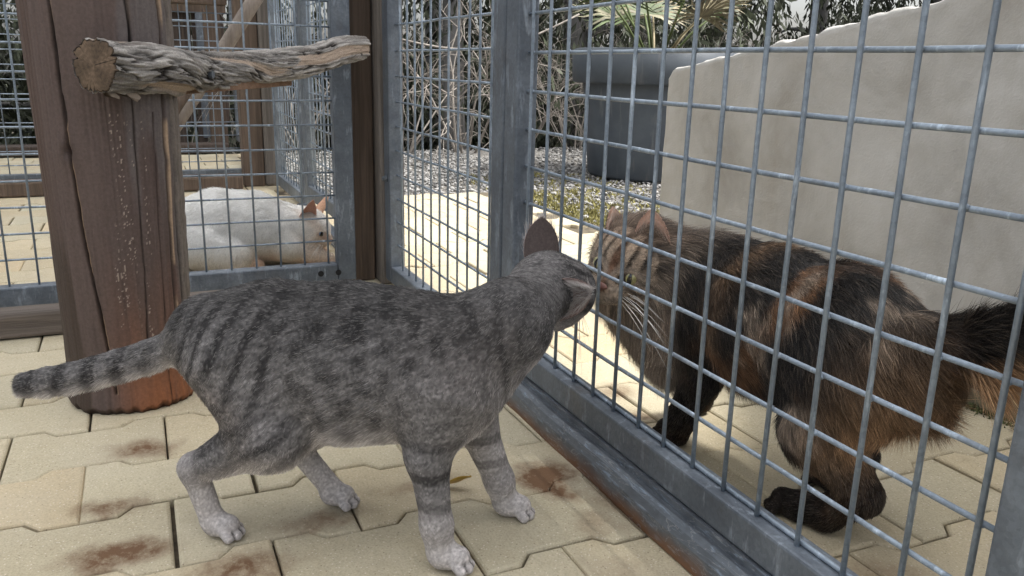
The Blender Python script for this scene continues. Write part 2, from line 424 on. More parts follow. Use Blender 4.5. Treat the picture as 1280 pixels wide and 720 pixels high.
# ------------------------------------------------------------------ fence panels
def panel(name, label, axis, plane, a0, a1, z0, z1, stile=.036, rail=.036, depth=.03, vstart=None, vstep=.05, rstart=None, rstep=.05,
          wire=.0023, mat='steel', wmat='wire', side=1, extra=None, group='galvanised mesh panels of the cat pens', stile1=None):
    """axis 'x': panel lies along X at y = plane; axis 'y': along Y at x = plane. side: where the tube depth goes from the wire plane"""
    root = empty(name, (0, 0, 0), label, 'fence panel', group)
    mid = (a0 + a1) / 2
    root.location = (mid, plane, 0) if axis == 'x' else (plane, mid, 0)
    stile1 = stile1 or stile
    def B(m, u0, u1, v0, v1, za, zb):
        if axis == 'x': m.box((u0, v0, za), (u1, v1, zb))
        else: m.box((v0, u0, za), (v1, u1, zb))
    d0, d1 = (plane - depth / 2, plane + depth / 2)
    m = MB()
    B(m, a0, a0 + stile, d0, d1, z0, z1); B(m, a1 - stile1, a1, d0, d1, z0, z1)
    B(m, a0 + stile + .0005, a1 - stile1 - .0005, d0 + .0006, d1 - .0006, z0, z0 + rail); B(m, a0 + stile + .0005, a1 - stile1 - .0005, d0 + .0006, d1 - .0006, z1 - rail, z1)
    adopt(m.obj('frame', M[mat], None, bevel=.0028), root)
    m = MB(); W = wire
    us = np.arange(vstart if vstart is not None else a0 + stile + vstep / 2, a1 - stile1 - .006, vstep)
    zs = np.arange(rstart if rstart is not None else z0 + rail + rstep * .6, z1 - rail, rstep)
    r_ = np.random.default_rng(int(abs(plane * 1000)) + len(us))
    def wobble(p0, p1, fixed_off, along):
        pts = []
        nn = 7
        for i in range(nn):
            t = i / (nn - 1); q = [p0[k] + (p1[k] - p0[k]) * t for k in range(3)]
            j = r_.normal(0, .0005, 2)
            if along == 'z': q[0 if axis == 'x' else 1] += j[0]; q[1 if axis == 'x' else 0] += j[1]
            else: q[2] += j[0]; q[1 if axis == 'x' else 0] += j[1] * .6
            pts.append(tuple(q))
        return pts
    off = -side * W
    for u in us:
        p0 = (u, plane + off, z0 + rail - .001) if axis == 'x' else (plane + off, u, z0 + rail - .001)
        p1 = (p0[0], p0[1], z1 - rail + .001)
        m.tube(wobble(p0, p1, 0, 'z'), W, 8)
    for z in zs:
        p0 = (a0 + stile - .002, plane + side * W * .8, z) if axis == 'x' else (plane + side * W * .8, a0 + stile - .002, z)
        p1 = (a1 - stile1 + .002, plane + side * W * .8, z) if axis == 'x' else (plane + side * W * .8, a1 - stile1 + .002, z)
        m.tube(wobble(p0, p1, 0, 'u'), W, 8)
        # weld blobs
        if wire > .0022:
            for u in us:
                if r_.random() < .8:
                    s = W * r_.uniform(.95, 1.35)
                    c = (u + r_.normal(0, .0006), plane, z + r_.normal(0, .0006)) if axis == 'x' else (plane, u, z)
                    m.tube([(c[0] - s * .8, c[1], c[2]), (c[0], c[1], c[2]), (c[0] + s * .8, c[1], c[2])], [s * .5, s, s * .5], 6)
    adopt(m.obj('wire_mesh', M[wmat], None, smooth=True), root)
    if extra: extra(root)
    return root

def gate_extra(root):
    m = MB()      # raised channel that the gate closes against
    prof = [(-.034, .001), (-.0345, .026), (-.031, .035), (-.024, .039), (-.017, .0375), (-.0165, .0455), (.012, .0455), (.012, .001)]
    xs = np.linspace(-.07, .80, 60); V = []; F = []
    k = len(prof)
    for i, x in enumerate(xs):
        for (y, z) in prof:
            V.append((x, y + .0008 * math.sin(x * 31) * (y < -.02), z + .0008 * math.sin(x * 23 + 1) * (.01 < z < .04)))
    for i in range(len(xs) - 1):
        for j in range(k):
            F.append((i * k + j, (i + 1) * k + j, (i + 1) * k + (j + 1) % k, i * k + (j + 1) % k))
    F.append(tuple(range(k))); F.append(tuple((len(xs) - 1) * k + j for j in range(k - 1, -1, -1)))
    m.add(V, F)
    o = m.obj('threshold_rail', M['threshold'], None, smooth=False)
    adopt(o, root); o['label'] = 'rust stained rounded lower rail'

panel('mesh_gate', 'big steel mesh gate in front of the long haired brown cat', 'x', 0, -.058, .757, .0475, 1.95, stile=.040, rail=.0345, depth=.031,
      vstart=.0, rstart=.085, extra=gate_extra)
def mid_extra(root):
    m = MB()
    c = (-.662, -.0165, .235)
    m.tube([c, (c[0], c[1] - .004, c[2])], .0075, 10); m.tube([(c[0], c[1] - .004, c[2]), (c[0], c[1] - .009, c[2])], .0045, 6)
    adopt(m.obj('bolt', M['steel_dull'], None), root)
panel('mesh_fence', 'narrow steel mesh panel between the wooden corner post and the gate', 'x', 0, -.683, -.063, .014, 1.95, stile=.040, rail=.036, depth=.031,
      vstart=-.601, vstep=.0465, rstart=.095, rstep=.0495, wire=.0021, extra=mid_extra)
def left_extra(root):
    for y in (-.155, -.118):
        m = MB(); m.tube([(-.6838, y, .036), (-.6832, y, .036)], .0062, 14)  # black disc on the rail paints the dark inside of a hole
        adopt(m.obj('bolt_hole', M['black'], None), root)
panel('mesh_fence', 'steel mesh panel behind the log post with the white cat lying behind it', 'y', -.70, -1.35, -.0795, .017, 1.95, stile=.04, stile1=.0385, rail=.037, depth=.032,
      vstart=-1.256 + .0, vstep=.0487, rstart=.102, rstep=.048, wire=.002, side=-1, extra=left_extra)
panel('mesh_fence', 'far steel mesh panel on the right of the white cat, nearest the corner post', 'x', 0, -1.62, -.80, .055, 1.95, stile=.05, rail=.04, depth=.03, vstep=.05, wire=.0021, mat='steel_dull')
panel('mesh_fence', 'far steel mesh panel next to the far pair of wooden posts', 'x', 0, -2.22, -1.66, .012, 1.95, stile=.045, rail=.04, depth=.03, vstep=.05, wire=.0021, mat='steel_dull')
panel('mesh_fence', 'rear steel mesh panel crossing behind the white cat with wide openings', 'y', -2.40, -1.9, -.075, .018, 1.95, stile=.04, rail=.034, depth=.03, vstep=.1, wire=.002, side=-1, mat='steel_dull')
panel('mesh_fence', 'rearmost fine steel mesh panel in front of the dark plank partition', 'x', .0, -3.55, -2.62, .06, 1.95, stile=.04, rail=.036, depth=.03, vstep=.05, wire=.0018, mat='steel_dull')

# long hollow ground tube under the far panels
m = MB(); m.box((-1.60, -.045, .004), (-.80, -.017, .036)); r = empty('ground_tube', (-1.2, -.03, 0), 'hollow square steel tube lying under the far mesh panel', 'steel tube')
adopt(m.obj('tube', M['steel'], None, bevel=.002), r)
m = MB(); m.box((-1.6018, -.041, .008), (-1.6003, -.021, .032)); adopt(m.obj('open_end', M['black'], None), r)  # tube is solid, a black plate paints its dark inside

# ------------------------------------------------------------------ timber posts and boards
def timber(name, a, b, mat, label, cat='wooden post', group=None, bevel=.004):
    m = MB(); m.box((a[0] - (a[0] + b[0]) / 2, a[1] - (a[1] + b[1]) / 2, a[2]), (b[0] - (a[0] + b[0]) / 2, b[1] - (a[1] + b[1]) / 2, b[2]))
    o = m.obj(name, M[mat], bevel=bevel); o.location = ((a[0] + b[0]) / 2, (a[1] + b[1]) / 2, 0)
    return tag(o, label, cat, group or {'wooden post': 'wooden posts of the cat pens', 'timber': 'timbers lying on the paving'}.get(cat))
timber('wooden_post', (-.775, -.0225, 0), (-.6865, .03, 2.3), 'grey_wood', 'weathered grey wooden corner post beside the narrow mesh panel')
timber('wooden_post', (-.80, -.0765, 0), (-.732, -.0245, 2.3), 'brown_wood', 'brown wooden post touching the grey corner post, where the perch ends')
timber('wooden_post', (-2.33, -.128, 0), (-2.25, -.051, 2.3), 'brown_wood', 'flat brown post, left of the far pair behind the white cat')
timber('wooden_post', (-2.30, -.049, 0), (-2.24, .012, 2.3), 'grey_wood', 'rounder grey brown post, right of the far pair behind the white cat', bevel=.012)
timber('wooden_post', (-3.70, -.13, 0), (-3.62, -.05, 2.3), 'brown_wood', 'rearmost brown post beside the plank partition')
timber('wooden_post', (-3.3, -1.30, 0), (-3.22, -1.2, 2.3), 'dark_wood', 'dark post far back at the left edge')
timber('timber_sleeper', (-.585, -1.4, .003), (-.53, -.19, .047), 'sleeper_wood', 'long weathered timber lying on the paving behind the log post', 'timber', bevel=.006)
timber('timber_sleeper', (-2.26, -1.9, .003), (-2.17, -.14, .052), 'brown_wood', 'brown timber kerb at the foot of the rear mesh panel', 'timber', bevel=.006)
timber('timber_sleeper', (-3.58, -1.9, .003), (-3.46, -.06, .05), 'dark_wood', 'dark timber kerb in front of the plank partition', 'timber', bevel=.006)

def partition():
    r = empty('plank_partition', (-3.9, -.5, 0), 'dark plank partition raised on slats at the back of the pens', 'partition')
    m = MB(); y = -.62
    while y < -.02:
        wd = rng.uniform(.075, .1); m.box((-3.9 + rng.uniform(-.004, .004), y, .125), (-3.875, min(y + wd - .006, -.01), .70)); y += wd
    adopt(m.obj('planks', M['dark_wood'], None, bevel=.003), r)
    for y in np.arange(-.60, -.02, .105):
        m = MB(); m.box((-3.87, y, 0), (-3.845, y + .05, .16)); adopt(m.obj('slat', M['dark_wood'], None, bevel=.003), r)
    m = MB(); m.box((-3.92, -.66, .70), (-3.83, -.0, .79)); adopt(m.obj('top_beam', M['brown_wood'], None, bevel=.004), r)
    m = MB(); m.box((-3.86, -.155, .05), (-3.83, -.105, .70)); adopt(m.obj('metal_strip', M['steel'], None, bevel=.003), r)
partition()
timber('cross_beam', (-2.44, -1.9, .66), (-2.36, -.14, .74), 'brown_wood', 'brown beam across the top of the rear mesh panel', 'beam')

# diagonal pole in the far pen
m = MB(); pts = [(-1.42, -.55, .03), (-1.41, -.45, .20), (-1.40, -.37, .32), (-1.40, -.27, .46), (-1.40, -.17, .62), (-1.39, .0 - .06, .80), (-1.38, -.05, 1.0)]
pts = [(-1.43 + .02 * i / 7, -.53 + .0667 * i * 1.0, .075 + .1 * i) for i in range(7)]
m.tube(pts, [.017, .0165, .017, .0185, .019, .0195, .02], 14)
tag(m.obj('climbing_pole', M['pole_wood'], smooth=True), 'bare pale pole leaning diagonally inside the pen behind the mesh', 'pole')
# short rough limb fixed behind the trunk
m = MB(); m.tube([(-.52, -.455, .325), (-.56, -.44, .36), (-.60, -.42, .385), (-.63, -.385, .43)], [.018, .017, .015, .0145], 12)
tag(m.obj('rough_limb', M['brown_wood'], smooth=True), 'short dark rough limb slanting up behind the log post under the perch', 'branch')
# batten under the perch
def batten():
    r = empty('perch_batten', (-.36, -.33, .42), 'orange brown sawn batten fixed under the branch perch', 'batten')
    a = Vector((-.20, -.44, .428)); b = Vector((-.52, -.235, .4335)); d = (b - a).normalized(); s = d.cross(Vector((0, 0, 1))).normalized() * .011; u = Vector((0, 0, .0085))
    m = MB(); V = [a - s - u, a + s - u, a + s + u, a - s + u, b - s - u, b + s - u, b + s + u, b - s + u]
    m.add(V, [(0, 1, 2, 3), (4, 7, 6, 5), (0, 4, 5, 1), (1, 5, 6, 2), (2, 6, 7, 3), (3, 7, 4, 0)])
    adopt(m.obj('board', M['batten_wood'], None, bevel=.001), r)
batten()

# ------------------------------------------------------------------ log post
def build_trunk():
    NTH, NZ = 420, 520
    th = np.linspace(-math.pi, math.pi, NTH, endpoint=False); zz = np.concatenate([np.linspace(0, .62, 440), np.linspace(.63, 2.2, 80)])
    TH, Z = np.meshgrid(th, zz, indexing='ij'); TH = TH.ravel(); Z = Z.ravel()
    Q = np.stack([np.cos(TH), np.sin(TH), Z * 3], 1)
    r = .0805 + .0075 * np.clip(Z / .5, 0, 1.2) + .0035 * fbm(Q, 1.3, 11) + .0012 * fbm(np.stack([np.cos(TH) * 5, np.sin(TH) * 5, Z * 10], 1), 1, 12)
    r += .004 * sstep(.05, 0, Z)
    sn = np.sin(TH); front = np.cos(TH) > 0
    Pn = np.stack([TH * 0 + 3.1, Z * 0, Z], 1)
    wig = .02 * fbm(np.stack([Z * 0, Z * 0, Z], 1), 14, 21)
    # ground colour of the barkless wood
    base = np.tile(np.array([.098, .074, .067]), (len(TH), 1))
    nb = fbm(np.stack([np.cos(TH) * 3, np.sin(TH) * 3, Z * 4.5], 1), 1.0, 31, 4)
    ns = fbm(np.stack([np.cos(TH) * 16, np.sin(TH) * 16, Z * 9], 1), 1.0, 33, 4)
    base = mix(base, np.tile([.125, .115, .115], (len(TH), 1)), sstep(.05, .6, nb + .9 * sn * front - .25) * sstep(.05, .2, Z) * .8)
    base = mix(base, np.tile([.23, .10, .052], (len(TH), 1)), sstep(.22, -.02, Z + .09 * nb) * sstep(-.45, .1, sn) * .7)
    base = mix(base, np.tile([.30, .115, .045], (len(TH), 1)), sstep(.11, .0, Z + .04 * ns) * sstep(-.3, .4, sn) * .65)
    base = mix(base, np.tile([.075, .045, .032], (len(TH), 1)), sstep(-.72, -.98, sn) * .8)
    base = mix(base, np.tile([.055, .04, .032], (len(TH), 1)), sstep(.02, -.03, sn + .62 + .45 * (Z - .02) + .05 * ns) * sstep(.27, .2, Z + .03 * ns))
    base = mix(base, np.tile([.045, .03, .028], (len(TH), 1)), sstep(.15, .7, ns) * .6)
    streak = vn(np.stack([np.cos(TH) * 42, np.sin(TH) * 42, Z * 5], 1), 1, 41)
    base *= (1 + .09 * streak + .10 * ns)[:, None]
    r += .0006 * streak
    def crack(center, wd, depth, dark, light=None, zr=(0, .7), lw=.02):
        nonlocal base, r
        c = center + wig
        m_ = front & (Z >= zr[0]) & (Z <= zr[1])
        wv = wd * (.55 + .6 * np.abs(fbm(np.stack([Z * 0 + 5, Z * 0, Z], 1), 22, int(abs(wd) * 9000))))
        g = np.exp(-((sn - c) / wv) ** 2) * m_
        r -= depth * g
        base = mix(base, np.tile(dark, (len(TH), 1)), np.clip(g * 1.3, 0, 1))
        if light is not None:
            g2 = np.exp(-((sn - c - lw) / (wv * .55)) ** 2) * m_ * sstep(-.35, .1, vn(np.stack([Z * 0 + 9, Z * 0, Z], 1), 17, 77))
            base = mix(base, np.tile(light, (len(TH), 1)), np.clip(g2, 0, 1)); r += .0012 * g2
    zc = np.array([0., .09, .18, .27, .36, .45, .54, .62, 2.3]); sc = np.array([-.24, -.30, -.40, -.47, -.52, -.545, -.55, -.56, -.5])
    crack(np.interp(Z, zc, sc), .026, .0065, [.02, .013, .010], [.30, .21, .13], (.03, 2.2))
    crack(np.interp(Z, [0, .2, .45, 2.2], [.25, .33, .36, .4]), .014, .003, [.03, .02, .017], None, (.06, .42))
    crack(np.interp(Z, [.4, 2.2], [.40, .42]), .030, .006, [.012, .009, .008], [.16, .13, .11], (.44, 2.2))
    crack(np.interp(Z, [0, .6, 2.2], [.55, .66, .6]), .010, .002, [.035, .02, .016], None, (0., .40))
    crack(np.interp(Z, [0, .1, .5, 2.2], [.70, .74, .80, .8]), .030, .004, [.05, .035, .03], [.42, .32, .22], (.10, 2.2), lw=.03)
    crack(np.interp(Z, [0, .1, .5, 2.2], [.84, .86, .90, .9]), .018, .004, [.02, .015, .012], None, (.06, 2.2))
    # grey bark strip left on the right flank
    bk = sstep(.86, .89, sn - .03 * (Z - .1)) * front * sstep(.04, .1, Z)
    bn = fbm(np.stack([np.cos(TH) * 30, np.sin(TH) * 30, Z * 40], 1), 1, 51)
    base = mix(base, np.array([.15, .135, .12]) * (1 + .5 * bn)[:, None], bk); r += bk * (.002 + .002 * bn)
    # knot
    kd = np.hypot((sn + .52) / .16, (Z - .352) / .022)
    kn = np.exp(-kd ** 2) * front; r += .003 * kn - .006 * np.exp(-(kd / .35) ** 2) * front
    base = mix(base, np.tile([.05, .035, .03], (len(TH), 1)), np.exp(-(kd / .55) ** 2) * front)
    # pale resin beads
    bd = vn(np.stack([np.cos(TH) * 85, np.sin(TH) * 85, Z * 420], 1), 1, 61)
    bm = (bd > .62) * sstep(.2, .55, vn(np.stack([np.cos(TH) * 14, np.sin(TH) * 14, Z * 12], 1), 1, 63) + .35) * front * (np.abs(sn - .2) < .28) * (Z > .08) * (Z < .40)
    base = mix(base, np.tile([.46, .40, .34], (len(TH), 1)), bm * .8); r += .0012 * bm
    # ragged foot
    rag = (vn(np.stack([np.cos(TH) * 9, np.sin(TH) * 9, Z * 0], 1), 1, 71)) * .5 + .5
    foot = sstep(.012 * rag + .004, 0, Z); r -= .010 * foot * rag
    base = mix(base, np.tile([.02, .014, .01], (len(TH), 1)), foot * .9)
    cx = -.215; cy = -.5165
    V = np.stack([cx + r * np.cos(TH), cy + r * np.sin(TH), Z], 1)
    I = np.arange(NTH * NZ).reshape(NTH, NZ); I2 = np.roll(I, -1, 0)
    F = np.stack([I[:, :-1].ravel(), I2[:, :-1].ravel(), I2[:, 1:].ravel(), I[:, 1:].ravel()], 1)
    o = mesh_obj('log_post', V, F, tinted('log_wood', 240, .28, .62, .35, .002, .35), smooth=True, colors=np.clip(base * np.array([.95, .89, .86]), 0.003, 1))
    tag(o, 'thick cracked reddish brown log post standing on the paving', 'log post')
build_trunk()

# ------------------------------------------------------------------ branch perch
def build_perch():
    root = empty('branch_perch', (-.36, -.29, .46), 'rough barked horizontal branch perch screwed across the log post', 'perch')
    ctl = np.array([[-.071, -.520, .4565], [-.16, -.447, .4525], [-.25, -.405, .449], [-.36, -.345, .4505], [-.45, -.27, .457], [-.53, -.185, .470], [-.60, -.115, .4885], [-.655, -.062, .4965]])
    rad = np.array([.0305, .0292, .0272, .0255, .0245, .0240, .0235, .0215])
    ts = np.linspace(0, len(ctl) - 1, 360)
    # smooth curve
    def cr(t, A):
        i = np.clip(np.floor(t).astype(int), 0, len(A) - 2); f = (t - i)
        g = lambda j: A[np.clip(j, 0, len(A) - 1)]
        p0, p1, p2, p3 = g(i - 1), g(i), g(i + 1), g(i + 2)
        f = f[:, None] if A.ndim > 1 else f
        return .5 * (2 * p1 + (p2 - p0) * f + (2 * p0 - 5 * p1 + 4 * p2 - p3) * f ** 2 + (3 * p1 - p0 - 3 * p2 + p3) * f ** 3)
    C = cr(ts, ctl); Rr = cr(ts, rad)
    T = np.gradient(C, axis=0); T /= np.linalg.norm(T, axis=1)[:, None]
    up = np.array([0, 0, 1.0]); B = np.cross(T, up); B /= np.linalg.norm(B, axis=1)[:, None]; U = np.cross(B, T)
    # B points to the camera side when T runs away along -x,+y
    NA = 200; A = np.linspace(0, 2 * math.pi, NA, endpoint=False)
    TT, AA = np.meshgrid(np.arange(len(ts)), A, indexing='ij'); TT = TT.ravel(); AA = AA.ravel()
    s = np.concatenate([[0], np.cumsum(np.linalg.norm(np.diff(C, axis=0), axis=1))])[TT]
    tw = AA + 3.5 * s + .35 * vn(np.stack([s * 0, s * 0, s], 1), 9, 5)
    Q = np.stack([np.cos(tw) * 4.2, np.sin(tw) * 4.2, s * 20], 1)
    warp = fbm(Q, 1.0, 3, 3)
    Q2 = np.stack([np.cos(tw + .5 * warp) * 2.3, np.sin(tw + .5 * warp) * 2.3, s * 6.5], 1)
    plate = fbm(Q2, 1.0, 8, 3)
    ridge = 1 - np.abs(plate) * 7; ridge = np.clip(ridge, 0, 1)           # sharp dark fissures along zero lines
    Q3 = np.stack([np.cos(tw) * 12, np.sin(tw) * 12, s * 55], 1)
    fine = fbm(Q3, 1.0, 14, 4)
    patch = sstep(.30, .50, vn(np.stack([np.cos(tw) * 1.6, np.sin(tw) * 1.6, s * 7], 1), 1, 40) + .12 * fine)  # bark gone
    flake0 = sstep(.05, .3, vn(Q3 * np.array([.6, .6, .45]), 1, 91))
    r = Rr[TT] * (1 + .07 * warp) + (.0030 * plate - .0050 * ridge ** 1.5 + .0022 * fine + .0016 * flake0) * (1 - .75 * patch) - .0024 * patch
    endt = TT / (len(ts) - 1)
    r *= np.where(endt > .975, np.sqrt(np.clip(1 - ((endt - .975) / .026) ** 2, .02, 1)), 1)
    flake = sstep(.05, .3, vn(Q3 * np.array([.6, .6, .45]), 1, 91)); grey = np.array([.21, .198, .185]) * (1 + .8 * fine + .4 * plate + .5 * flake)[:, None]
    col = mix(grey, np.tile([.14, .12, .105], (len(s), 1)), sstep(.1, .5, vn(Q3 * .35, 1, 60)) * .6)
    col = mix(col, np.tile([.36, .28, .215], (len(s), 1)) * (1 + .2 * fine)[:, None], patch * .85)
    col = mix(col, np.tile([.018, .014, .012], (len(s), 1)), np.clip(ridge ** 1.0 * (1 - patch * .8) * 1.15, 0, 1))
    nrm = B[TT] * np.cos(AA)[:, None] + U[TT] * np.sin(AA)[:, None]
    V = C[TT] + nrm * r[:, None]
    I = np.arange(len(ts) * NA).reshape(len(ts), NA); I2 = np.roll(I, -1, 1)
    F = np.stack([I[:-1].ravel(), I[1:].ravel(), I2[1:].ravel(), I2[:-1].ravel()], 1)
    adopt(mesh_obj('bark', V, F, tinted('branch_bark', 420, .4, .9, .5, .002, .2), smooth=True, colors=np.clip(col, .004, 1)), root)
    # sawn end
    n0 = -T[0]; rr = r[:NA] - .0022
    rings = np.linspace(0, 1, 14); V = [C[0] + n0 * .0015]; F = []; Cc = [(.12, .085, .06)]
    for k, f in enumerate(rings[1:]):
        for a in range(NA):
            V.append(C[0] + n0 * (.0015 - .0012 * f * f) + (B[0] * math.cos(A[a]) + U[0] * math.sin(A[a])) * rr[a] * f)
            kk = 1 + .16 * math.sin(f * 55 + 2 * math.sin(A[a])) + .1 * rng.normal()
            q = .8 + .2 * math.sin(3 * A[a] + 1)
            dark = .25 if (abs(math.sin(A[a] - .25)) < .02 / max(f, .05) and math.cos(A[a] - .25) > 0) else 1
            Cc.append((.135 * kk * q * dark, .096 * kk * q * dark, .066 * kk * q * dark))
    for a in range(NA): F.append((0, 1 + (a + 1) % NA, 1 + a))
    for k in range(len(rings) - 2):
        b0 = 1 + k * NA
        for a in range(NA): F.append((b0 + a, b0 + (a + 1) % NA, b0 + NA + (a + 1) % NA, b0 + NA + a))
    # rim closing the gap back to the bark
    b0 = 1 + (len(rings) - 2) * NA; b1 = len(V)
    for a in range(NA):
        V.append(C[0] + T[0] * .002 + (B[0] * math.cos(A[a]) + U[0] * math.sin(A[a])) * r[a] * 1.0); Cc.append((.03, .022, .018))
    for a in range(NA): F.append((b0 + a, b0 + (a + 1) % NA, b1 + (a + 1) % NA, b1 + a))
    adopt(mesh_obj('sawn_end', V, F, tinted('sawn_end_grain', 300, .25, .9, .3, .002), colors=np.array(Cc)), root)
    # screw head
    i = int(np.argmin(np.linalg.norm(C - np.array([-.25, -.405, .449]), axis=1)))
    p = Vector(C[i] + B[i] * (Rr[i] - .001) - U[i] * .003); nb = Vector(B[i])
    m = MB(); m.tube([p - nb * .003, p + nb * .0025], .0052, 14); m.tube([p + nb * .0026, p + nb * .0029], .0022, 6)
    adopt(m.obj('screw', M['steel_dull'], None), root)
    # loose bark flakes under the sawn end
    m = MB()
    for k in range(7):
        q = C[4 + 3 * k] - U[4] * (Rr[0] - .001) + B[4] * rng.normal(0, .008)
        a = T[4] * rng.uniform(.008, .02); b = B[4] * rng.uniform(.003, .006); dn = -U[4] * rng.uniform(.002, .007)
        m.add([q, q + a, q + a + b + dn, q + b + dn, q + a * .5 + b * 2 + dn * 1.6], [(0, 1, 2, 3), (3, 2, 4)], (.2, .16, .12))
    adopt(m.obj('bark_flake', tinted('bark_flake_brown', 200, .3), None, colors=True), root)
build_perch()

# ------------------------------------------------------------------ plaster wall
def build_wall():
    px = np.array([-.576, -.56, -.307, -.139, -.024, .072, .22, .36, .5, .65, 1.2, 2.4]); pz = np.array([.455, .474, .512, .539, .559, .575, .60, .68, .84, 1.0, 1.6, 2.3])  # right end, out of view, made taller to keep sun off the brown cat
    xs = np.concatenate([np.linspace(-.576, .6, 240), np.linspace(.62, 2.4, 60)]); nz = 70; th = .13
    rows = []
    ztop = np.interp(xs, px, pz) + .0012 * vn(np.stack([xs, xs * 0, xs * 0], 1), 12, 3) + .0012 * vn(np.stack([xs, xs * 0, xs * 0], 1), 70, 4)
    sec = []   # cross-section, front bottom -> front top -> back top -> back bottom
    V = []; C = []
    fr = np.linspace(0, 1, nz)
    for f in fr:
        z = f * (ztop - .006); P = np.stack([xs, xs * 0 + .61, z], 1)
        d = .0030 * fbm(P, 5, 5) + .0022 * np.abs(fbm(P, np.array([9, 9, 16]), 9)) + .0009 * vn(P, 60, 2)
        sec.append(np.stack([xs, .61 - d, z], 1))
    for f in np.linspace(0, 1, 10):
        y = .616 + f * (th - .012); z = ztop + .0035 * vn(np.stack([xs, xs * 0 + y, xs * 0], 1), 34, 6) - .002 * abs(f - .5)
        sec.append(np.stack([xs, xs * 0 + y, z], 1))
    for f in (1, .5, 0): sec.append(np.stack([xs, xs * 0 + .61 + th, f * (ztop - .006)], 1))
    S = np.array(sec); ns, nx = S.shape[0], S.shape[1]
    V = S.reshape(-1, 3)
    I = np.arange(ns * nx).reshape(ns, nx)
    F = np.stack([I[:-1, :-1].ravel(), I[:-1, 1:].ravel(), I[1:, 1:].ravel(), I[1:, :-1].ravel()], 1).tolist()
    F.append(I[:, 0].tolist()[::1]); F.append(I[::-1, -1].tolist())
    t = NT('wall_plaster'); c = t.coord()
    n1 = t.noise(c, 5, 6, .62, .4); n2 = t.noise(t.coord('Object', (9, 9, 3)), 1, 5, .65, .5); n3 = t.noise(c, 260, 3)
    col = t.ramp(n1, [(.3, (.35, .335, .31)), (.5, (.45, .438, .415)), (.72, (.54, .53, .51))])
    col = t.mix(t.ramp(n2, [(.5, (0, 0, 0)), (.75, (.5,) * 3)]), col, (.31, .28, .235))
    # damp dark foot with algae
    sep = t.n('ShaderNodeSeparateXYZ'); t.l(c, sep.inputs[0])
    zf = t.n('ShaderNodeMapRange'); zf.inputs['From Min'].default_value = .05; zf.inputs['From Max'].default_value = .0; t.l(t.math('ADD', sep.outputs[2], t.math('MULTIPLY', t.noise(c, 14, 5), -.04)), zf.inputs['Value'])
    col = t.mix(zf.outputs[0], col, (.16, .15, .10))
    # weathered pale cap where the render has chipped
    t.base(col); t.set(Roughness=.92); t.b.inputs['Specular IOR Level'].default_value = .2
    t.bump(t.math('ADD', t.math('MULTIPLY', n1, 2.0), t.math('MULTIPLY', n3, .5)), .3, .006)
    o = mesh_obj('plaster_wall', V, F, t.m, smooth=True)
    tag(o, 'low rough grey plastered wall with a sloping top behind the long haired cat', 'wall')
build_wall()

